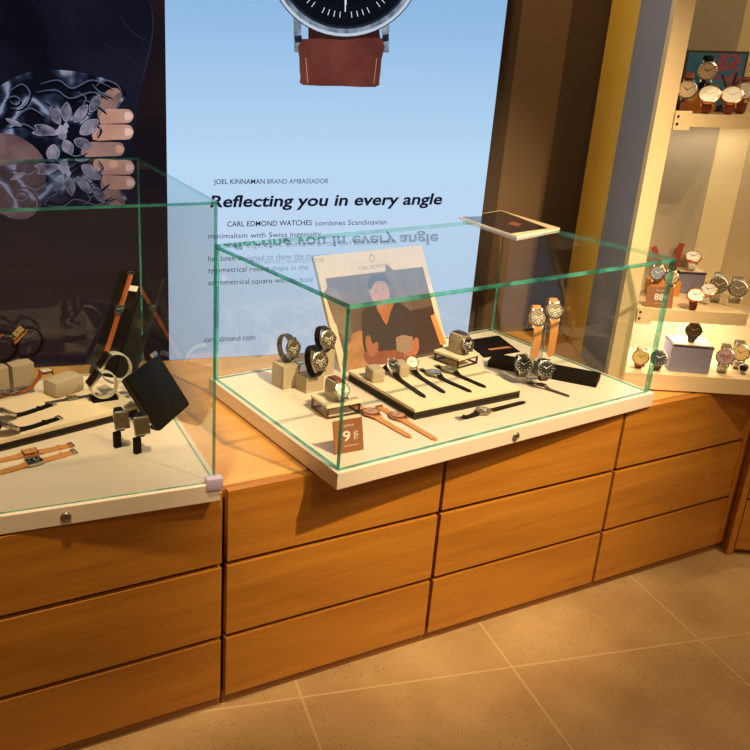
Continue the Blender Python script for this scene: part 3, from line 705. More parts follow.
# small risers
P = onz(326.5, 420, TT); P.z = TT
riser('small cream riser with open bronze frame near the price sign', P, .02, .096, .080, .035, .007, 'small cream risers with open bronze frames', .004)
def pillow_watch(label, u, v, z, face, r, cm, dm, sm, group, pl=(.05, .045, .05), hm=None, tilt=62, chrono=False, mat=None):
    P = onz(u, v, z)
    p = thing('watch_pillow', 'small cushion holding the ' + label, 'cushion', P, face_rot(P, face), 'display cushions')
    pillow(p, pl[0]*.62, pl[1], pl[2], mat)
    t = thing('wristwatch', label, 'watch', P, face_rot(P, face), group)
    T = math.radians(tilt); hz = pl[2]*.60; y0 = -pl[1]/2-.006
    head(t, r, hz, T, cm, dm, hm or INK, 'round', y0=y0, chrono=chrono)
    w = r*.95; q = .0028
    lo = Vector((y0, hz)) - Vector((math.cos(T), math.sin(T)))*r*.98; hi = Vector((y0, hz)) + Vector((math.cos(T), math.sin(T)))*r*.98
    bm = bmesh.new(); path = smoothpath([tuple(lo), (-pl[1]/2-.003, max(.003, lo.y-.008)), (-pl[1]/2-.0025, .0022)], 5); ribbon(bm, path, [w]*len(path), q); obj('strap', bm, sm, t, smooth=True)
    bm = bmesh.new(); path = smoothpath([tuple(hi), (-pl[1]*.28, pl[2]+.0025), (0, pl[2]+.003), (pl[1]*.35, pl[2]+.001), (pl[1]/2+.003, pl[2]*.7), (pl[1]/2+.003, .01)], 5); ribbon(bm, path, [w]*len(path), q); obj('strap', bm, sm, t, smooth=True)
    return t
pillow_watch('white-faced watch with brown strap on the riser by the price sign', 334, 398, TT+.035, 38, .0205, STEEL, DWHITE, BROWN, 'watches shown on cushions')
# large riser
FZ = TT+.028
P = onz(414, 420.5, TT); P.z = TT
riser('broad cream riser with dark frame in the middle of the wide case', P, math.radians(2.8), .339, .287, .028, .008, None, .005, True)
# small riser standing on it / behind
P = onz(457.7, 369.5, FZ); 
riser('small cream riser with open bronze frame behind the broad riser', Vector((P.x, P.y, FZ)), math.radians(12), .085, .088, .030, .007, 'small cream risers with open bronze frames', .004)
pillow_watch('dark-faced chronograph on the riser behind the black-strapped row', 458, 352, FZ+.030, 48, .0205, STEEL2, DBLACK, GREYBAND, 'watches shown on cushions', (.055, .05, .055), WINK, 64, True)
# watches on the broad riser
def leaning(label, bu, bv, hu, hv, eu, ev, cm, dm, sm, cush=True, hz=.026, r=.0185, tilt=38, hm=None, up=None, group='watches on the broad riser'):
    t = flat_watch(label, hu, hv, eu, ev, FZ, r, cm, dm, hm, sm, group, hz=hz, tilt=math.radians(tilt), up=up or r*2.4)
    return t
block('taupe cushion block behind the first black-strapped watch', 372, 383.5, FZ, .036, .05, .034, math.radians(-8), CUBE, 'taupe cushion blocks on the broad riser', bev=.006)
block('taupe cushion block behind the second black-strapped watch', 399, 378, FZ, .030, .05, .034, math.radians(-8), CUBE, 'taupe cushion blocks on the broad riser', bev=.006)
leaning('black-faced watch with black strap, first from the left on the broad riser', 0, 0, 393, 366, 425, 398, STEEL2, DBLACK, BLACKL, tilt=50, hm=WINK)
leaning('white-faced watch with black strap on the broad riser', 0, 0, 412, 363, 444.5, 393.5, GOLD, DWHITE, BLACKL, tilt=50)
leaning('blue-grey-faced watch with black strap lying on the broad riser', 0, 0, 434, 373, 471, 392.5, STEEL, DBLUE, BLACKL, hz=.008, tilt=0, hm=WINK)
leaning('steel-faced watch with black strap, last in the row on the broad riser', 0, 0, 450, 369.5, 485.5, 388, STEEL2, DBRONZE, BLACKL, hz=.008, tilt=0, hm=WINK)
# flat watches in front
flat_watch('rose gold watch with tan strap, left of the flat pair beside the riser', 371, 413, 411, 438.5, TT, .0215, GOLD, DROSE, INK, TAN, 'flat rose gold watches with tan straps', up=.05)
flat_watch('rose gold watch with tan strap, right of the flat pair, buckle visible', 398, 416.5, 436.5, 441, TT, .0195, GOLD, DROSE, INK, TAN, 'flat rose gold watches with tan straps', up=.07)
flat_watch('steel watch with black strap lying in front of the broad riser', 483, 411.5, 525, 402.5, TT, .019, STEEL2, DBRONZE, WINK, BLACKL, None, up=.075, chrono=True)
# price sign
def price_sign(label, u0, v0, u1, v1, z, hh, txt, small, group=None, lean=.25):
    A_, B_ = onz(u0, v0, z+.001), onz(u1, v1, z+.001); ex = (B_-A_).normalized(); m = Vector((-ex.y, ex.x, 0)); ey = (Vector((0, 0, 1))*math.cos(lean)+m*math.sin(lean)).normalized(); nz = ex.cross(ey); W = (B_-A_).length
    t = thing('price_sign', label, 'sign', A_, 0, group)
    Q = Matrix(((ex.x, ey.x, nz.x, A_.x), (ex.y, ey.y, nz.y, A_.y), (ex.z, ey.z, nz.z, A_.z), (0, 0, 0, 1)))
    obj('plate', bx(0, W, 0, hh, -.003, 0, .0008, Q), SIGNBR, t, world=True)
    obj('stand', bx(W*.35, W*.65, 0.001, hh*.5, -.012, -.003, .0008, Q @ Matrix.Rotation(0, 4, 'X')), SIGNBR, t, world=True)
    place_text(txt, A_+ex*W*.30+ey*hh*.36, ex, ey, W*(.26 if len(txt) == 1 else .34), hh*.30, WINK, t, 'price_figures', .02)
    place_text('折', A_+ex*W*.66+ey*hh*.38, ex, ey, W*.18, hh*.2, WINK, t, 'price_figures', .0)
    place_text(small, A_+ex*W*.36+ey*hh*.78, ex, ey, W*.34, hh*.07, WINK, t, 'small_print', .0)
    bm = bmesh.new(); box(bm, W*.32, W*.82, hh*.2, hh*.212, 0, .0004, Q); obj('rule', bm, WINK, t, world=True)
    return t
price_sign('small brown price sign reading 9 inside the wide glass case', 335, 455, 364, 449.5, TT, .073, '9', 'EXTRA')
# dark leaflet & long black box behind
A_, B_, D_ = PH(520, 352), PH(484, 358), PH(464, 341)
E_ = A_ + D_ - B_
o = thing('leaflet', 'black printed leaflet lying behind the small riser', 'leaflet', PH(500, 350))
obj('sheet', quadprism([B_, A_, E_, D_], TT+.0002, TT+.0015), BLACKF, o, world=True)
bm = bmesh.new(); ctr = (A_+B_+D_+E_)/4
obj('printed_motif', quadprism([ctr+Vector((-.03, -.03, 0)), ctr+Vector((.05, -.035, 0)), ctr+Vector((.045, -.02, 0)), ctr+Vector((-.03, -.018, 0))], TT+.0015, TT+.0018), pr('leaflet_motif', (196, 120, 80), .4, 0, .6, 200), o, world=True)
A_, B_ = PH(487, 367), PH(596, 388); d_ = B_-A_
bxr = math.atan2(d_.y, d_.x); Lb = d_.length
t = thing('black_box', 'long flat black presentation case at the right of the wide case', 'case', A_, bxr)
A2_ = Matrix.Rotation(-bxr, 3, 'Z') @ (onz(597, 377, TT+.02)-A_)
obj('base', bx(0, Lb, 0, .075, 0, .012, .002), BLACKF, t); obj('lid', bx(0, Lb, 0, .075, .0122, .02, .002), BLACKL, t)
# watches standing on / beside the black case
BZ = TT+.02
def holderC(label, u, v, z, h, face):
    P = onz(u, v, z); t = thing('clear_stand', label, 'stand', P, face_rot(P, face), None)
    obj('foot', bx(-.022, .022, -.02, .02, 0, .004, .001), CLEAR, t)
    bm = bmesh.new(); prism(bm, [(-.018, 0.0), (.018, 0.0), (.013, h), (-.013, h)], -.002, .002, Matrix.Rotation(PI/2, 4, 'X') @ Matrix.Translation((0, .004, 0))); obj('upright', bm, CLEAR, t)
    bm = bmesh.new(); lathe(bm, [(0, -.02), (.017, -.02), (.017, .02), (0, .02)], 20, Matrix.Translation((0, -.006, h)) @ Matrix.Rotation(PI/2, 4, 'Y')); obj('roll', bm, CUBE, t, smooth=True)
    return t, P
def draped(label, P, face, dx, hz, r, cm, dm, sm, group, drop, back):
    t = thing('wristwatch', label, 'watch', P, face_rot(P, face), group)
    T = math.radians(62)
    sub = Matrix.Translation((dx, 0, 0))
    y0 = -.026
    # shift everything sideways by placing the thing itself
    t.matrix_basis = t.matrix_basis @ sub
    head(t, r, hz, T, cm, dm, WINK, 'round', y0=y0, chrono=True)
    lo = Vector((y0, hz)) - Vector((math.cos(T), math.sin(T)))*r*.98; hi = Vector((y0, hz)) + Vector((math.cos(T), math.sin(T)))*r*.98
    path = smoothpath([tuple(lo), (lo.x-.006, lo.y-.02), (lo.x-.008, lo.y-drop*.6), (lo.x-.004, lo.y-drop)], 6); n = len(path)
    ws = [r*.98*(1-.2*i/n) for i in range(n)]; ws[-1] = r*.25; ws[-2] = r*.6
    bm = bmesh.new(); ribbon(bm, path, ws, .0026); obj('strap', bm, sm, t, smooth=True)
    path = smoothpath([tuple(hi), (hi.x+.012, hi.y+.007), (hi.x+.026, hi.y-.002), (hi.x+.032, hi.y-.03), (hi.x+.03, hi.y-back)], 6)
    bm = bmesh.new(); ribbon(bm, path, [r*.9]*len(path), .0026); obj('strap', bm, sm, t, smooth=True)
    buckle_at(t, hi.x+.03, hi.y-back-.01, r*.8, PI/2, cm)
    return t
st, SPt = holderC('clear acrylic stand with taupe roll carrying two tan-strapped watches', 533, 377, BZ, .165, 20)
draped('steel chronograph with tan strap hanging on the stand, left of the two', SPt, 20, -.020, .172, .0225, STEEL, DBRONZE, TAN, 'tan-strapped watches on the clear stand', .085, .05)
draped('steel chronograph with tan strap hanging on the stand, right and higher of the two', SPt, 20, .020, .192, .0225, STEEL, DBRONZE, TAN, 'tan-strapped watches on the clear stand', .100, .05)
block('taupe folded cushion at the foot of the clear stand', 524, 371, BZ, .05, .034, .034, .3, CUBE, None, 'cushion', 'cushion', .008)
loop_watch('dark-faced steel watch standing on the black case, left of two', 519, 376, BZ, .0185, 24, 62, STEEL, DBLACK, WINK, GUN, 'dark-faced watches on the black case', a=1.3, b=1.0)
loop_watch('dark-faced steel watch standing on the black case, right of two', 541, 380, BZ, .0185, 24, 62, STEEL, DBLACK, WINK, GUN, 'dark-faced watches on the black case', a=1.3, b=1.0)
flat_watch('dark watch lying with its strap across the front of the black case', 541, 386, 569, 397, TT, .015, STEEL, DBLACK, WINK, GREYBAND, None, up=.04)
# ---------------------------------------------------------------- contents of the left case
RZ = .630
A_, B_ = onz(0, 440, RZ), onz(138, 405, RZ); d_ = (B_-A_).normalized(); rr = math.atan2(d_.y, d_.x)
Po = B_ - d_*.62; Po.z = TT
riser('long cream riser with dark base across the left glass case', Po, rr, .62, .20, .028, .010, None, .005, True)
flat_watch('tan-strapped square watch, rear of the flat pair at the front left', 30, 453, -30, 468, TT, .0165, GOLD, pr('tan_dial', (208, 150, 92), .5), INK, TAN, 'flat square watches with tan straps', up=.085, shape='square', w=.021)
flat_watch('steel square watch with tan strap, front of the flat pair at the front left', 34, 462, -30, 482, TT, .0170, STEEL, DBLACK, WINK, TAN, 'flat square watches with tan straps', up=.085, shape='square', w=.021)
block('slim black stand under the left one of the two square watches', 116, 449, TT, .015, .012, .036, .3, BLACKF, 'slim black stands before the pouch', 'watch_stand', 'stand')
loop_watch('square champagne-dialled watch standing left of two at the front of the left case', 0, 0, 0, .0155, 18, 74, P=onz(121, 447, TT)+Vector((0, .008, .0362)), cm=STEEL, dm=DBRONZE, hm=INK, sm=BLACKL, group='square watches standing before the black pouch', shape='square', a=1.25, b=.9, w=.014)
# STEEL, DBRONZE, INK, BLACKL, 'square watches standing before the black pouch', 'square', a=2.0, b=1.0, w=.017)
block('slim black stand under the right one of the two square watches', 136, 455, TT, .015, .012, .036, .3, BLACKF, 'slim black stands before the pouch', 'watch_stand', 'stand')
loop_watch('square champagne-dialled watch standing right of two by the black pouch', 0, 0, 0, .0155, 18, 74, P=onz(141, 453, TT)+Vector((0, .008, .0362)), cm=STEEL, dm=DBRONZE, hm=INK, sm=BLACKL, group='square watches standing before the black pouch', shape='square', a=1.25, b=.9, w=.014)
# STEEL, DBRONZE, INK, BLACKL, 'square watches standing before the black pouch', 'square', a=2.0, b=1.0, w=.017)
# ring of light watches around clear C stands
t = thing('ring_stand', 'clear acrylic foot under the pale bangle watches', 'stand', onz(103, 399, RZ))
obj('foot', bx(-.028, .034, -.018, .018, .0003, .004, .001), BLACKF, t)
loop_watch('square dark watch with pale bangle band, front of two on the riser', 104, 398, RZ+.0045, .0165, -70, 50, STEEL, DBLACK, INK, PALEB, 'pale bangle watches on the riser', 'square', a=1.5, b=1.6, w=.018)
loop_watch('square dark watch with pale bangle band, rear and higher of two on the riser', 116, 391, RZ+.0045, .0165, -70, 50, STEEL, DBLACK, INK, PALEB, 'pale bangle watches on the riser', 'square', a=1.7, b=1.9, w=.018, lift=.02)
# left end items on riser
block('beige cube stand on the left riser, right of two', 14, 388, RZ, .055, .05, .055, rr, CUBE, 'beige cube stands on the left riser')
block('beige cube stand on the left riser, cut by the frame edge', -12, 393, RZ, .055, .05, .055, rr, CUBE, 'beige cube stands on the left riser')
loop_watch('gold square watch looped on the right beige cube at the left edge', 29, 357, RZ+.055, .0180, -72, 42, GOLD, DGOLD, INK, BLACKL, 'square watches looped on beige cubes', 'square', a=1.6, b=1.6, w=.018)
loop_watch('gold square watch looped on the beige cube cut by the left frame edge', 4, 362, RZ+.055, .0180, -72, 42, GOLD, DGOLD, INK, BLACKL, 'square watches looped on beige cubes', 'square', a=1.6, b=1.6, w=.018)
# cushion with orange strap watch
P = onz(64, 392, RZ); c_ = thing('watch_cushion', 'rounded beige cushion on the left riser under an orange strap', 'cushion', P, rr+.2)
pillow(c_, .085, .055, .042)
flat_watch('square pale watch with orange strap stretched over the beige cushion', 46, 372, -14, 400, RZ, .0150, GOLD, DWHITE, INK, ORANGE, None, up=.075, shape='square', hz=.040, w=.016)
flat_watch('square dark watch with grey strap lying behind the orange-strapped one', 12, 392, -34, 408, RZ, .0150, STEEL, DBLACK, WINK, GREYBAND, None, up=.05, shape='square', w=.014)
for lb, a1 in (('square dark watch with black strap propped on the riser front, upper of two', (5, 412, -30, 432)), ('square dark watch with black strap propped on the riser front, lower of two', (8, 426, -28, 446))):
    flat_watch(lb, *a1, RZ, .0210, STEEL, DBLACK, WINK, BLACKL, 'propped black square watches', up=.12, shape='square', w=.020, hz=.02, tilt=math.radians(-30))
flat_watch('small square watch with steel strap lying in front of the bangle watches', 72, 398, 45, 404, RZ, .012, STEEL2, DBLACK, WINK, GREYBAND, None, up=.06, shape='square', w=.012)
# folding black roll
def slab(label_pts, z0, lean_h, name, mat, parent, th, off=0):
    pass
p0, p1 = onz(88, 371, RZ), onz(127, 392, RZ)
def lean_board(u0, v0, u1, v1, tu, tv, z):
    """board standing on edge (u0,v0)-(u1,v1) of the plane z; its top-left corner is seen at (tu,tv)"""
    A_, B_ = onz(u0, v0, z), onz(u1, v1, z); ex = (B_-A_).normalized(); m = Vector((-ex.y, ex.x, 0))
    n = ex.copy(); r = ray(tu, tv); T_ = CAM + r*(((A_-CAM).dot(n))/r.dot(n))
    return A_, ex, (T_-A_).normalized(), (B_-A_).length, (T_-A_).length
def qmat(o_, ex, ey):
    nz = ex.cross(ey).normalized(); ey = nz.cross(ex)
    return Matrix(((ex.x, ey.x, nz.x, o_.x), (ex.y, ey.y, nz.y, o_.y), (ex.z, ey.z, nz.z, o_.z), (0, 0, 0, 1)))
# roll: bottom edge on the tray behind the riser
bl, br_, tl = (88, 373), (113, 378), (121, 268)
PA, ex, ey, wd, hg = lean_board(*bl, *br_, *tl, TT+.001)
print('roll', PA, wd, hg, ey)
Q = qmat(PA, ex, ey)
roll = thing('watch_roll', 'tall opened black watch roll leaning at the back of the left case', 'watch roll', PA)
wd = .075
obj('left_leaf', bx(0, wd, 0, hg, -.012, 0, .004, Q), BLACKF, roll, world=True)
Q2 = Q @ Matrix.Translation((wd+.001, 0, -.004)) @ Matrix.Rotation(math.radians(-14), 4, 'Y').inverted()
obj('right_leaf', bx(0, .055, 0, hg*.985, -.012, 0, .004, Q2), BLACKL, roll, world=True)
for b_ in (.28, .62, .88): obj('retaining_band', bx(wd*.28, wd*.86, hg*b_, hg*b_+.012, .0004, .005, .0006, Q), BLACKL, roll, world=True)
obj('paper_tag', bx(wd*.60, wd*.98, hg*.795, hg*.845, .0055, .0065, 0, Q), WHITEF, roll, world=True)
Qw = Q @ Matrix.Translation((wd*.55, hg*.60, .006)) 
t = bpy.data.objects.new('wristwatch', None); t.empty_display_size = .02; t.matrix_basis = Qw; COL.objects.link(t); setp(t, 'square dark watch with orange-brown strap buckled to the tall watch roll', 'watch')
head(t, .0150, .004, 0, STEEL, DBLACK, WINK, 'square')
for s, L_ in ((1, hg*.34), (-1, hg*.50)):
    path = smoothpath([(s*.013, .003), (s*.03, .0015), (s*L_*.7, .0015), (s*L_, .0015)], 5); bm = bmesh.new(); ribbon(bm, path, [.0145]*len(path), .0026); obj('strap', bm, ORANGE, t, smooth=True)
buckle_at(t, hg*.34, .003, .016, 0, STEEL)
# black pouch
PA, ex, ey, wd, hg = lean_board(161, 432, 193, 405, 127, 377, TT+.001)
A_, B_ = onz(161, 431, TT+.001), onz(191, 404, TT+.001)
pu = thing('leather_pouch', 'black zipped leather pouch leaning in the right corner of the left case', 'pouch', A_)
# plane through A_, B_ and the seen top-left corner, leaning back
exp_ = (B_-A_).normalized(); mm = Vector((-exp_.y, exp_.x, 0))
best = None
for i in range(0, 80):
    a = math.radians(10+i); ey = mm*math.cos(a)+Vector((0, 0, 1))*math.sin(a); nz = exp_.cross(ey)
    T_ = onplane(127, 377, A_, nz); s_ = abs((T_-A_).normalized().dot(exp_))
    if best is None or s_ < best[0]: best = (s_, a, T_)
print('pouch', best, (B_-A_).length)
ey = (mm*math.cos(best[1])+Vector((0, 0, 1))*math.sin(best[1])); hgp = (best[2]-A_).length; wdp = (B_-A_).length
Q = qmat(A_, exp_, ey)
obj('body', bx(0, wdp, 0, hgp, -.022, .0, .008, Q), BLACKL, pu, smooth=True, world=True)
obj('zip_seam', bx(-.001, wdp+.001, -.001, hgp+.001, -.0125, -.0095, .001, Q), GUN, pu, world=True)
obj('zip_pull', bx(wdp*.9, wdp*1.02, hgp, hgp+.012, -.014, -.006, .001, Q), STEEL, pu, world=True)
# ---------------------------------------------------------------- corner shelf unit
UT = thing('shelf_unit', 'cream corner shelf unit with open shelves standing on the worktop', 'shelf unit', (UO.x, UO.y, ZC+.005), UA)
z_ = lambda z: z-ZC-.005
HTOP = 2.4
CREAMB = pr('shelf_cream', (232, 206, 160), .42, 0, .02, 6)
obj('front_post', bx(0, .045, 0, .03, 0, z_(HTOP), .001), CREAMB, UT)
obj('side_panel', bx(0.0, .018, .0305, .262, 0, z_(HTOP)), GREYP, UT)
obj('rear_side_panel', bx(0.0, .018, .2625, .53, 0, z_(HTOP)), WARMLIT, UT)
def shelfpoly(x0, xr, y0, d, z0, z1, name, mat=CREAMB, fl=.30):
    bm = bmesh.new(); prism(bm, [(x0, y0), (xr, y0), (xr+d*fl*-1, y0+d), (x0, y0+d)], z_(z0), z_(z1)); return obj(name, bm, mat, UT)
bmx = bmesh.new(); prism(bmx, [(.0455, .0), (.50, .0), (.50, .24), (.0455, .24)], 0, z_(.609)); obj('base_shelf', bmx, CREAMB, UT)
shelfpoly(.0455, .332, 0, .2, .761, .794, 'middle_shelf')
shelfpoly(.0455, .36, 0, .2, 1.267, 1.298, 'top_shelf')
obj('back_panel', bx(.0185, .26, .2405, .252, 0, z_(HTOP)), pr('shelf_back', (190, 176, 148), .6), UT)
obj('corner_strip', bx(.2605, .345, .2405, .252, 0, z_(HTOP)), pr('shelf_bright_cream', (246, 226, 174), .5), UT)  # brightest cream of the three tones across the unit's back
obj('right_back_panel', bx(0, .25, 0, .012, 0, z_(HTOP), 0, Matrix.Translation((.3455, .2405, 0)) @ Matrix.Rotation(math.radians(-28), 4, 'Z')), pr('shelf_back_right', (206, 186, 146), .6), UT)
for zz in (.777, 1.282):
    b_ = obj('shelf_bracket', bx(.0456, .085, -.006, -.0003, z_(zz-.024), z_(zz+.022), .001), CREAMB, UT)
    for k in (-.009, .009):
        bm = bmesh.new(); lathe(bm, [(0, 0), (.0035, 0), (.003, .0015), (0, .0015)], 14, Matrix.Translation((.053, -.006, z_(zz+k))) @ Matrix.Rotation(PI/2, 4, 'X')); obj('screw', bm, GUN, b_)
US, UM, UB = 1.298, .794, .609
# middle shelf
P = onz(709, 292, UM)
def gbox(label, u, v, z, w, d, h, rz, group):
    P = onz(u, v, z); t = thing('display_box', label, 'box', P, rz, group)
    obj('body', bx(0, w, 0, d, 0, h-.005, .002), BXGREY, t); obj('rim', bx(-.001, w+.001, -.001, d+.001, h-.0048, h, .001), BXTOP, t); obj('top_pad', bx(.004, w-.004, .004, d-.004, h+.0002, h+.0025, .0008), CREAMTOP, t)
    return t.matrix_basis @ Vector((w*.5, d*.42, h+.003)), t.matrix_basis @ Vector((-.012, d*.5, 0))
BA, BS = gbox('grey-lilac box with plum rim on the middle shelf under a white watch', 675, 293, UM, .075, .06, .062, UA, 'grey-lilac display boxes')
BC, _q = gbox('larger grey-lilac box with cream pad on the base shelf under a dark watch', 668, 371, UB, .105, .085, .078, UA-.1, 'grey-lilac display boxes')
bk = onz(675, 293, UM)
t = thing('leather_swatch', 'crossed red-brown leather strap samples behind the middle-shelf box', 'strap samples', BS, UA)
for a_ in (-.45, .12):
    obj('strap_sample', bx(-.008, .008, -.0015 if a_ < 0 else .002, .0015 if a_ < 0 else .005, 0.002, .140, .001, Matrix.Rotation(a_, 4, 'Y')), REDBR, t)
SG = 'watches on the middle shelf'
loop_watch('white-dialled rose gold watch on top of the middle-shelf box', 0, 0, 0, .0175, 10, 32, GOLD, DWHITE, INK, WHITEF, SG, a=1.3, b=.8, P=BA)
block('amber riser block behind the price sign on the middle shelf', 648, 295, UM, .085, .04, .042, UA, ORBLK, None)
loop_watch('dark blue-dialled watch on the amber block, left of two', 654, 284, UM+.042, .0165, 10, 66, GOLD, DBLUE, WINK, BROWN, SG, a=1.2, b=1.0)
loop_watch('bronze-dialled watch on the amber block, right of two', 668, 288, UM+.042, .0150, 10, 66, GOLD, DBRONZE, WINK, BROWN, SG, a=1.2, b=1.0)
price_sign('small brown price sign reading 88 on the middle shelf', 645, 306.5, 672, 308.5, UM, .056, '88', 'EXTRA')
loop_watch('white-dialled rose gold watch lying before the box, left of two', 693, 309, UM, .0165, -5, 45, GOLD, DWHITE, INK, BROWN, SG, a=1.25, b=1.0)
loop_watch('white-dialled rose gold watch lying before the box, right of two', 706, 303, UM, .0165, -5, 45, GOLD, DWHITE, INK, WHITEF, SG, a=1.25, b=1.0)
loop_watch('steel bracelet watch with bronze dial, left of two at the end of the middle shelf', 714, 301, UM, .0185, 5, 66, STEEL2, DBRONZE, WINK, STEEL2, SG, band='metal', a=1.7, b=1.1)
loop_watch('steel bracelet watch with bronze dial, last on the middle shelf', 733, 304, UM, .0185, 8, 66, STEEL2, DBRONZE, WINK, STEEL2, SG, band='metal', a=1.6, b=1.1)
# base shelf
BG = 'watches on the base shelf'
loop_watch('gold-dialled round watch at the left end of the base shelf', 638, 367, UB, .0175, 5, 70, GOLD, DGOLD, INK, BROWN, BG, a=1.2, b=1.0)
loop_watch('dark-dialled watch beside the larger lilac box on the base shelf', 656, 369, UB, .0175, 5, 60, STEEL2, DBLACK, WINK, GREYBAND, BG, a=1.2, b=1.0)
loop_watch('dark watch standing on the larger grey-lilac box', 0, 0, 0, .0165, 5, 66, GUN, DBRONZE, WINK, GREYBAND, BG, a=1.3, b=1.0, P=BC)
loop_watch('pink-dialled steel bracelet watch on the base shelf', 721, 371, UB, .0185, 5, 66, STEEL, DPINK, INK, STEEL, BG, band='metal', a=1.65, b=1.1, chrono=True)
loop_watch('gold-dialled steel bracelet watch behind the pink-dialled one', 735, 367, UB, .0185, 12, 66, STEEL, DGOLD, INK, STEEL, BG, band='metal', a=1.65, b=1.1)
P = onz(742, 374, UB); t = thing('camera_ball', 'small steel ball with dark round window at the right end of the base shelf', 'ball ornament', P, face_rot(P, 0))
bm = bmesh.new(); bmesh.ops.create_uvsphere(bm, u_segments=20, v_segments=12, radius=.013, matrix=Matrix.Translation((0, 0, .018))); obj('ball', bm, STEEL, t, smooth=True)
bm = bmesh.new(); lathe(bm, [(0, 0), (.0085, 0), (.0095, .003), (.0075, .004), (0, .004)], 20, Matrix.Translation((0, -.0105, .0205)) @ Matrix.Rotation(math.radians(75), 4, 'X')); obj('window', bm, DBLACK, t, smooth=True)
bm = bmesh.new(); lathe(bm, [(0, 0), (.010, 0), (.008, .004), (.004, .006), (0, .006)], 20); obj('foot', bm, STEEL, t, smooth=True)
# top shelf
TG = 'watches on the top shelf'
UPn = -UN
fo = UO + UN*.15
def fr(u, v): return onplane(u, v, fo, UN)
FA, FB, FT = fr(677, 104), fr(738, 105), fr(692, 50)
t = thing('framed_picture', 'framed blue picture with pink blossom branches standing on the top shelf', 'picture', (FA.x, FA.y, US), UA)
Wf = (FB-FA).length; Hf = FT.z-US
obj('frame', bx(0, Wf, 0, .012, .0, Hf, .001), pr('frame_pewter', (96, 84, 74), .5, .3), t)
obj('picture', bx(.006, Wf-.006, -.0006, 0.0, .006, Hf-.006), pr('picture_blue', (74, 142, 186), .45, 0, .2, 12), t)
bm = bmesh.new(); random.seed(7)
for i in range(70):
    x = Wf*random.uniform(.52, .92); z = Hf*(.93-random.random()**1.3*.45)
    lathe(bm, [(0, 0), (random.uniform(.003, .006), 0), (0, .0004)], 6, Matrix.Translation((x, -.0007, z)) @ Matrix.Rotation(PI/2, 4, 'X'))
obj('painted_blossom', bm, pr('blossom_pink', (186, 96, 122), .5, 0, .4, 200), t)
bm = bmesh.new()
for x, z, a, L_, w_ in ((.80, .06, .12, .6, .006), (.78, .35, -.5, .3, .004), (.80, .3, .5, .25, .004), (.66, .06, 1.2, .2, .01)):
    box(bm, -w_/2, w_/2, -.0012, -.0007, 0, L_*Hf, Matrix.Translation((x*Wf, 0, z*Hf)) @ Matrix.Rotation(a, 4, 'Y'))
obj('painted_trunk', bm, pr('trunk_brown', (60, 46, 44), .6), t)
def tp(u, d):
    p = onplane(u, 90, UO+UN*d, UN); p.z = US; return p
def tblock(label, u, d, w, dd, h, mat):
    o = obj('display_block', bx(-w/2, w/2, -dd/2, dd/2, 0, h, .0015), mat); o.matrix_basis = Matrix.Translation(tp(u, d)) @ Matrix.Rotation(UA, 4, 'Z'); return setp(o, label, 'block')
tblock('amber block under the tall black-strapped watch on the top shelf', 701, .10, .07, .04, .045, ORBLK)
def tw(label, u, d, lift, face, tilt, r_, cm, dm, sm, a, b):
    P = tp(u, d); P.z = US+lift
    loop_watch(label, 0, 0, 0, r_, face, tilt, cm, dm, INK if dm is not DWHITE else DWHITE, sm, TG, a=a, b=b, P=P)
BG1 = pr('beige_dial', (198, 170, 132), .5)
tw('beige-dialled watch with black strap standing highest on the top shelf', 702, .10, .0455, 8, 72, .0185, STEEL, BG1, BLACKL, 1.9, 1.1)
tw('beige-dialled watch with brown strap by the left post of the top shelf', 687, .05, 0, 2, 74, .0175, STEEL, BG1, BROWN, 2.1, 1.1)
tw('white-dialled rose gold watch, left of the low pair on the top shelf', 710, .03, 0, 0, 56, .0200, GOLD, DWHITE, BROWN, 1.2, 1.0)
tw('white-dialled rose gold watch, right of the low pair on the top shelf', 733, .03, 0, 0, 56, .0200, GOLD, DWHITE, REDBR, 1.2, 1.0)
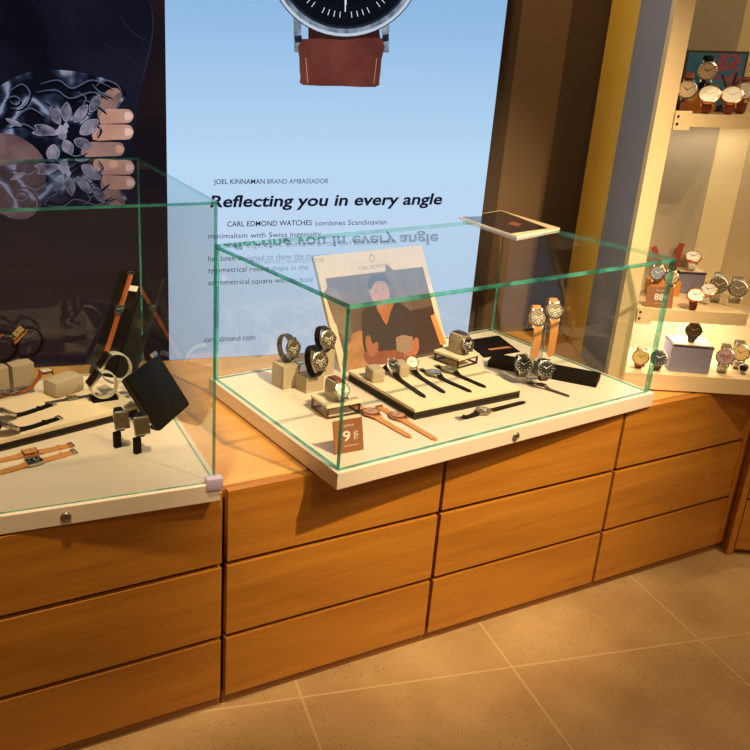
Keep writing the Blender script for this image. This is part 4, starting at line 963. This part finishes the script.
tw('white-dialled watch with dark strap at the picture corner on the top shelf', 744, .09, .0, 5, 66, .0185, GOLD, DWHITE, BROWN, 1.9, 1.1)
# ---------------------------------------------------------------- lights
def spot(name, loc, tgt, energy, size, col=(1, .76, .45), blend=.5, rad=.03):
    l = bpy.data.lights.new(name, 'SPOT'); l.energy = energy; l.spot_size = math.radians(size); l.spot_blend = blend; l.color = col; l.shadow_soft_size = rad
    o = bpy.data.objects.new(name, l); COL.objects.link(o); o.location = loc
    o.rotation_euler = (Vector(tgt)-Vector(loc)).to_track_quat('-Z', 'Y').to_euler(); return o
spot('ceiling_spot', (1.40, .12, 2.6), (1.28, 1.78, .60), 400, 44, blend=.8)
spot('ceiling_spot', (.25, .95, 2.6), (.28, 1.82, .6), 165, 38, rad=.05)
spot('ceiling_spot', (2.25, .75, 2.75), (2.20, 1.66, .85), 38, 44)
spot('ceiling_spot', (2.3, -.2, 2.6), (2.0, .9, 0), 74, 64, rad=.05)
spot('ceiling_spot', (1.0, -.6, 2.6), (1.1, 1.0, 0.2), 38, 75, rad=.08)
spot('added_wall_spot', (1.35, 1.70, 2.65), (2.05, 1.92, 1.5), 45, 60)  # unseen spot added to brighten the yellow side panel
def strip(d, z, e_):
    l = bpy.data.lights.new('shelf_strip_and_fill', 'AREA'); l.shape = 'RECTANGLE'; l.size = .28; l.size_y = .015; l.energy = e_; l.color = (1, .86, .66)
    o = bpy.data.objects.new('shelf_strip_and_fill', l); COL.objects.link(o)
    p = UO + UX*.20 + UN*d; o.location = (p.x, p.y, z); o.rotation_euler = (0, 0, UA)
strip(.14, .757, 1.3); strip(.16, 1.262, .35)
# slim warm lamp under the middle shelf; added weak fill under the top shelf
w = bpy.data.worlds.new('world'); scene.world = w; w.use_nodes = True
bg = w.node_tree.nodes['Background']; bg.inputs[0].default_value = lin((235, 190, 140)); bg.inputs[1].default_value = .16
vs = scene.view_settings
vs.view_transform = 'Standard'; vs.look = 'None'; vs.exposure = 0; vs.gamma = 1; vs.use_curve_mapping = False
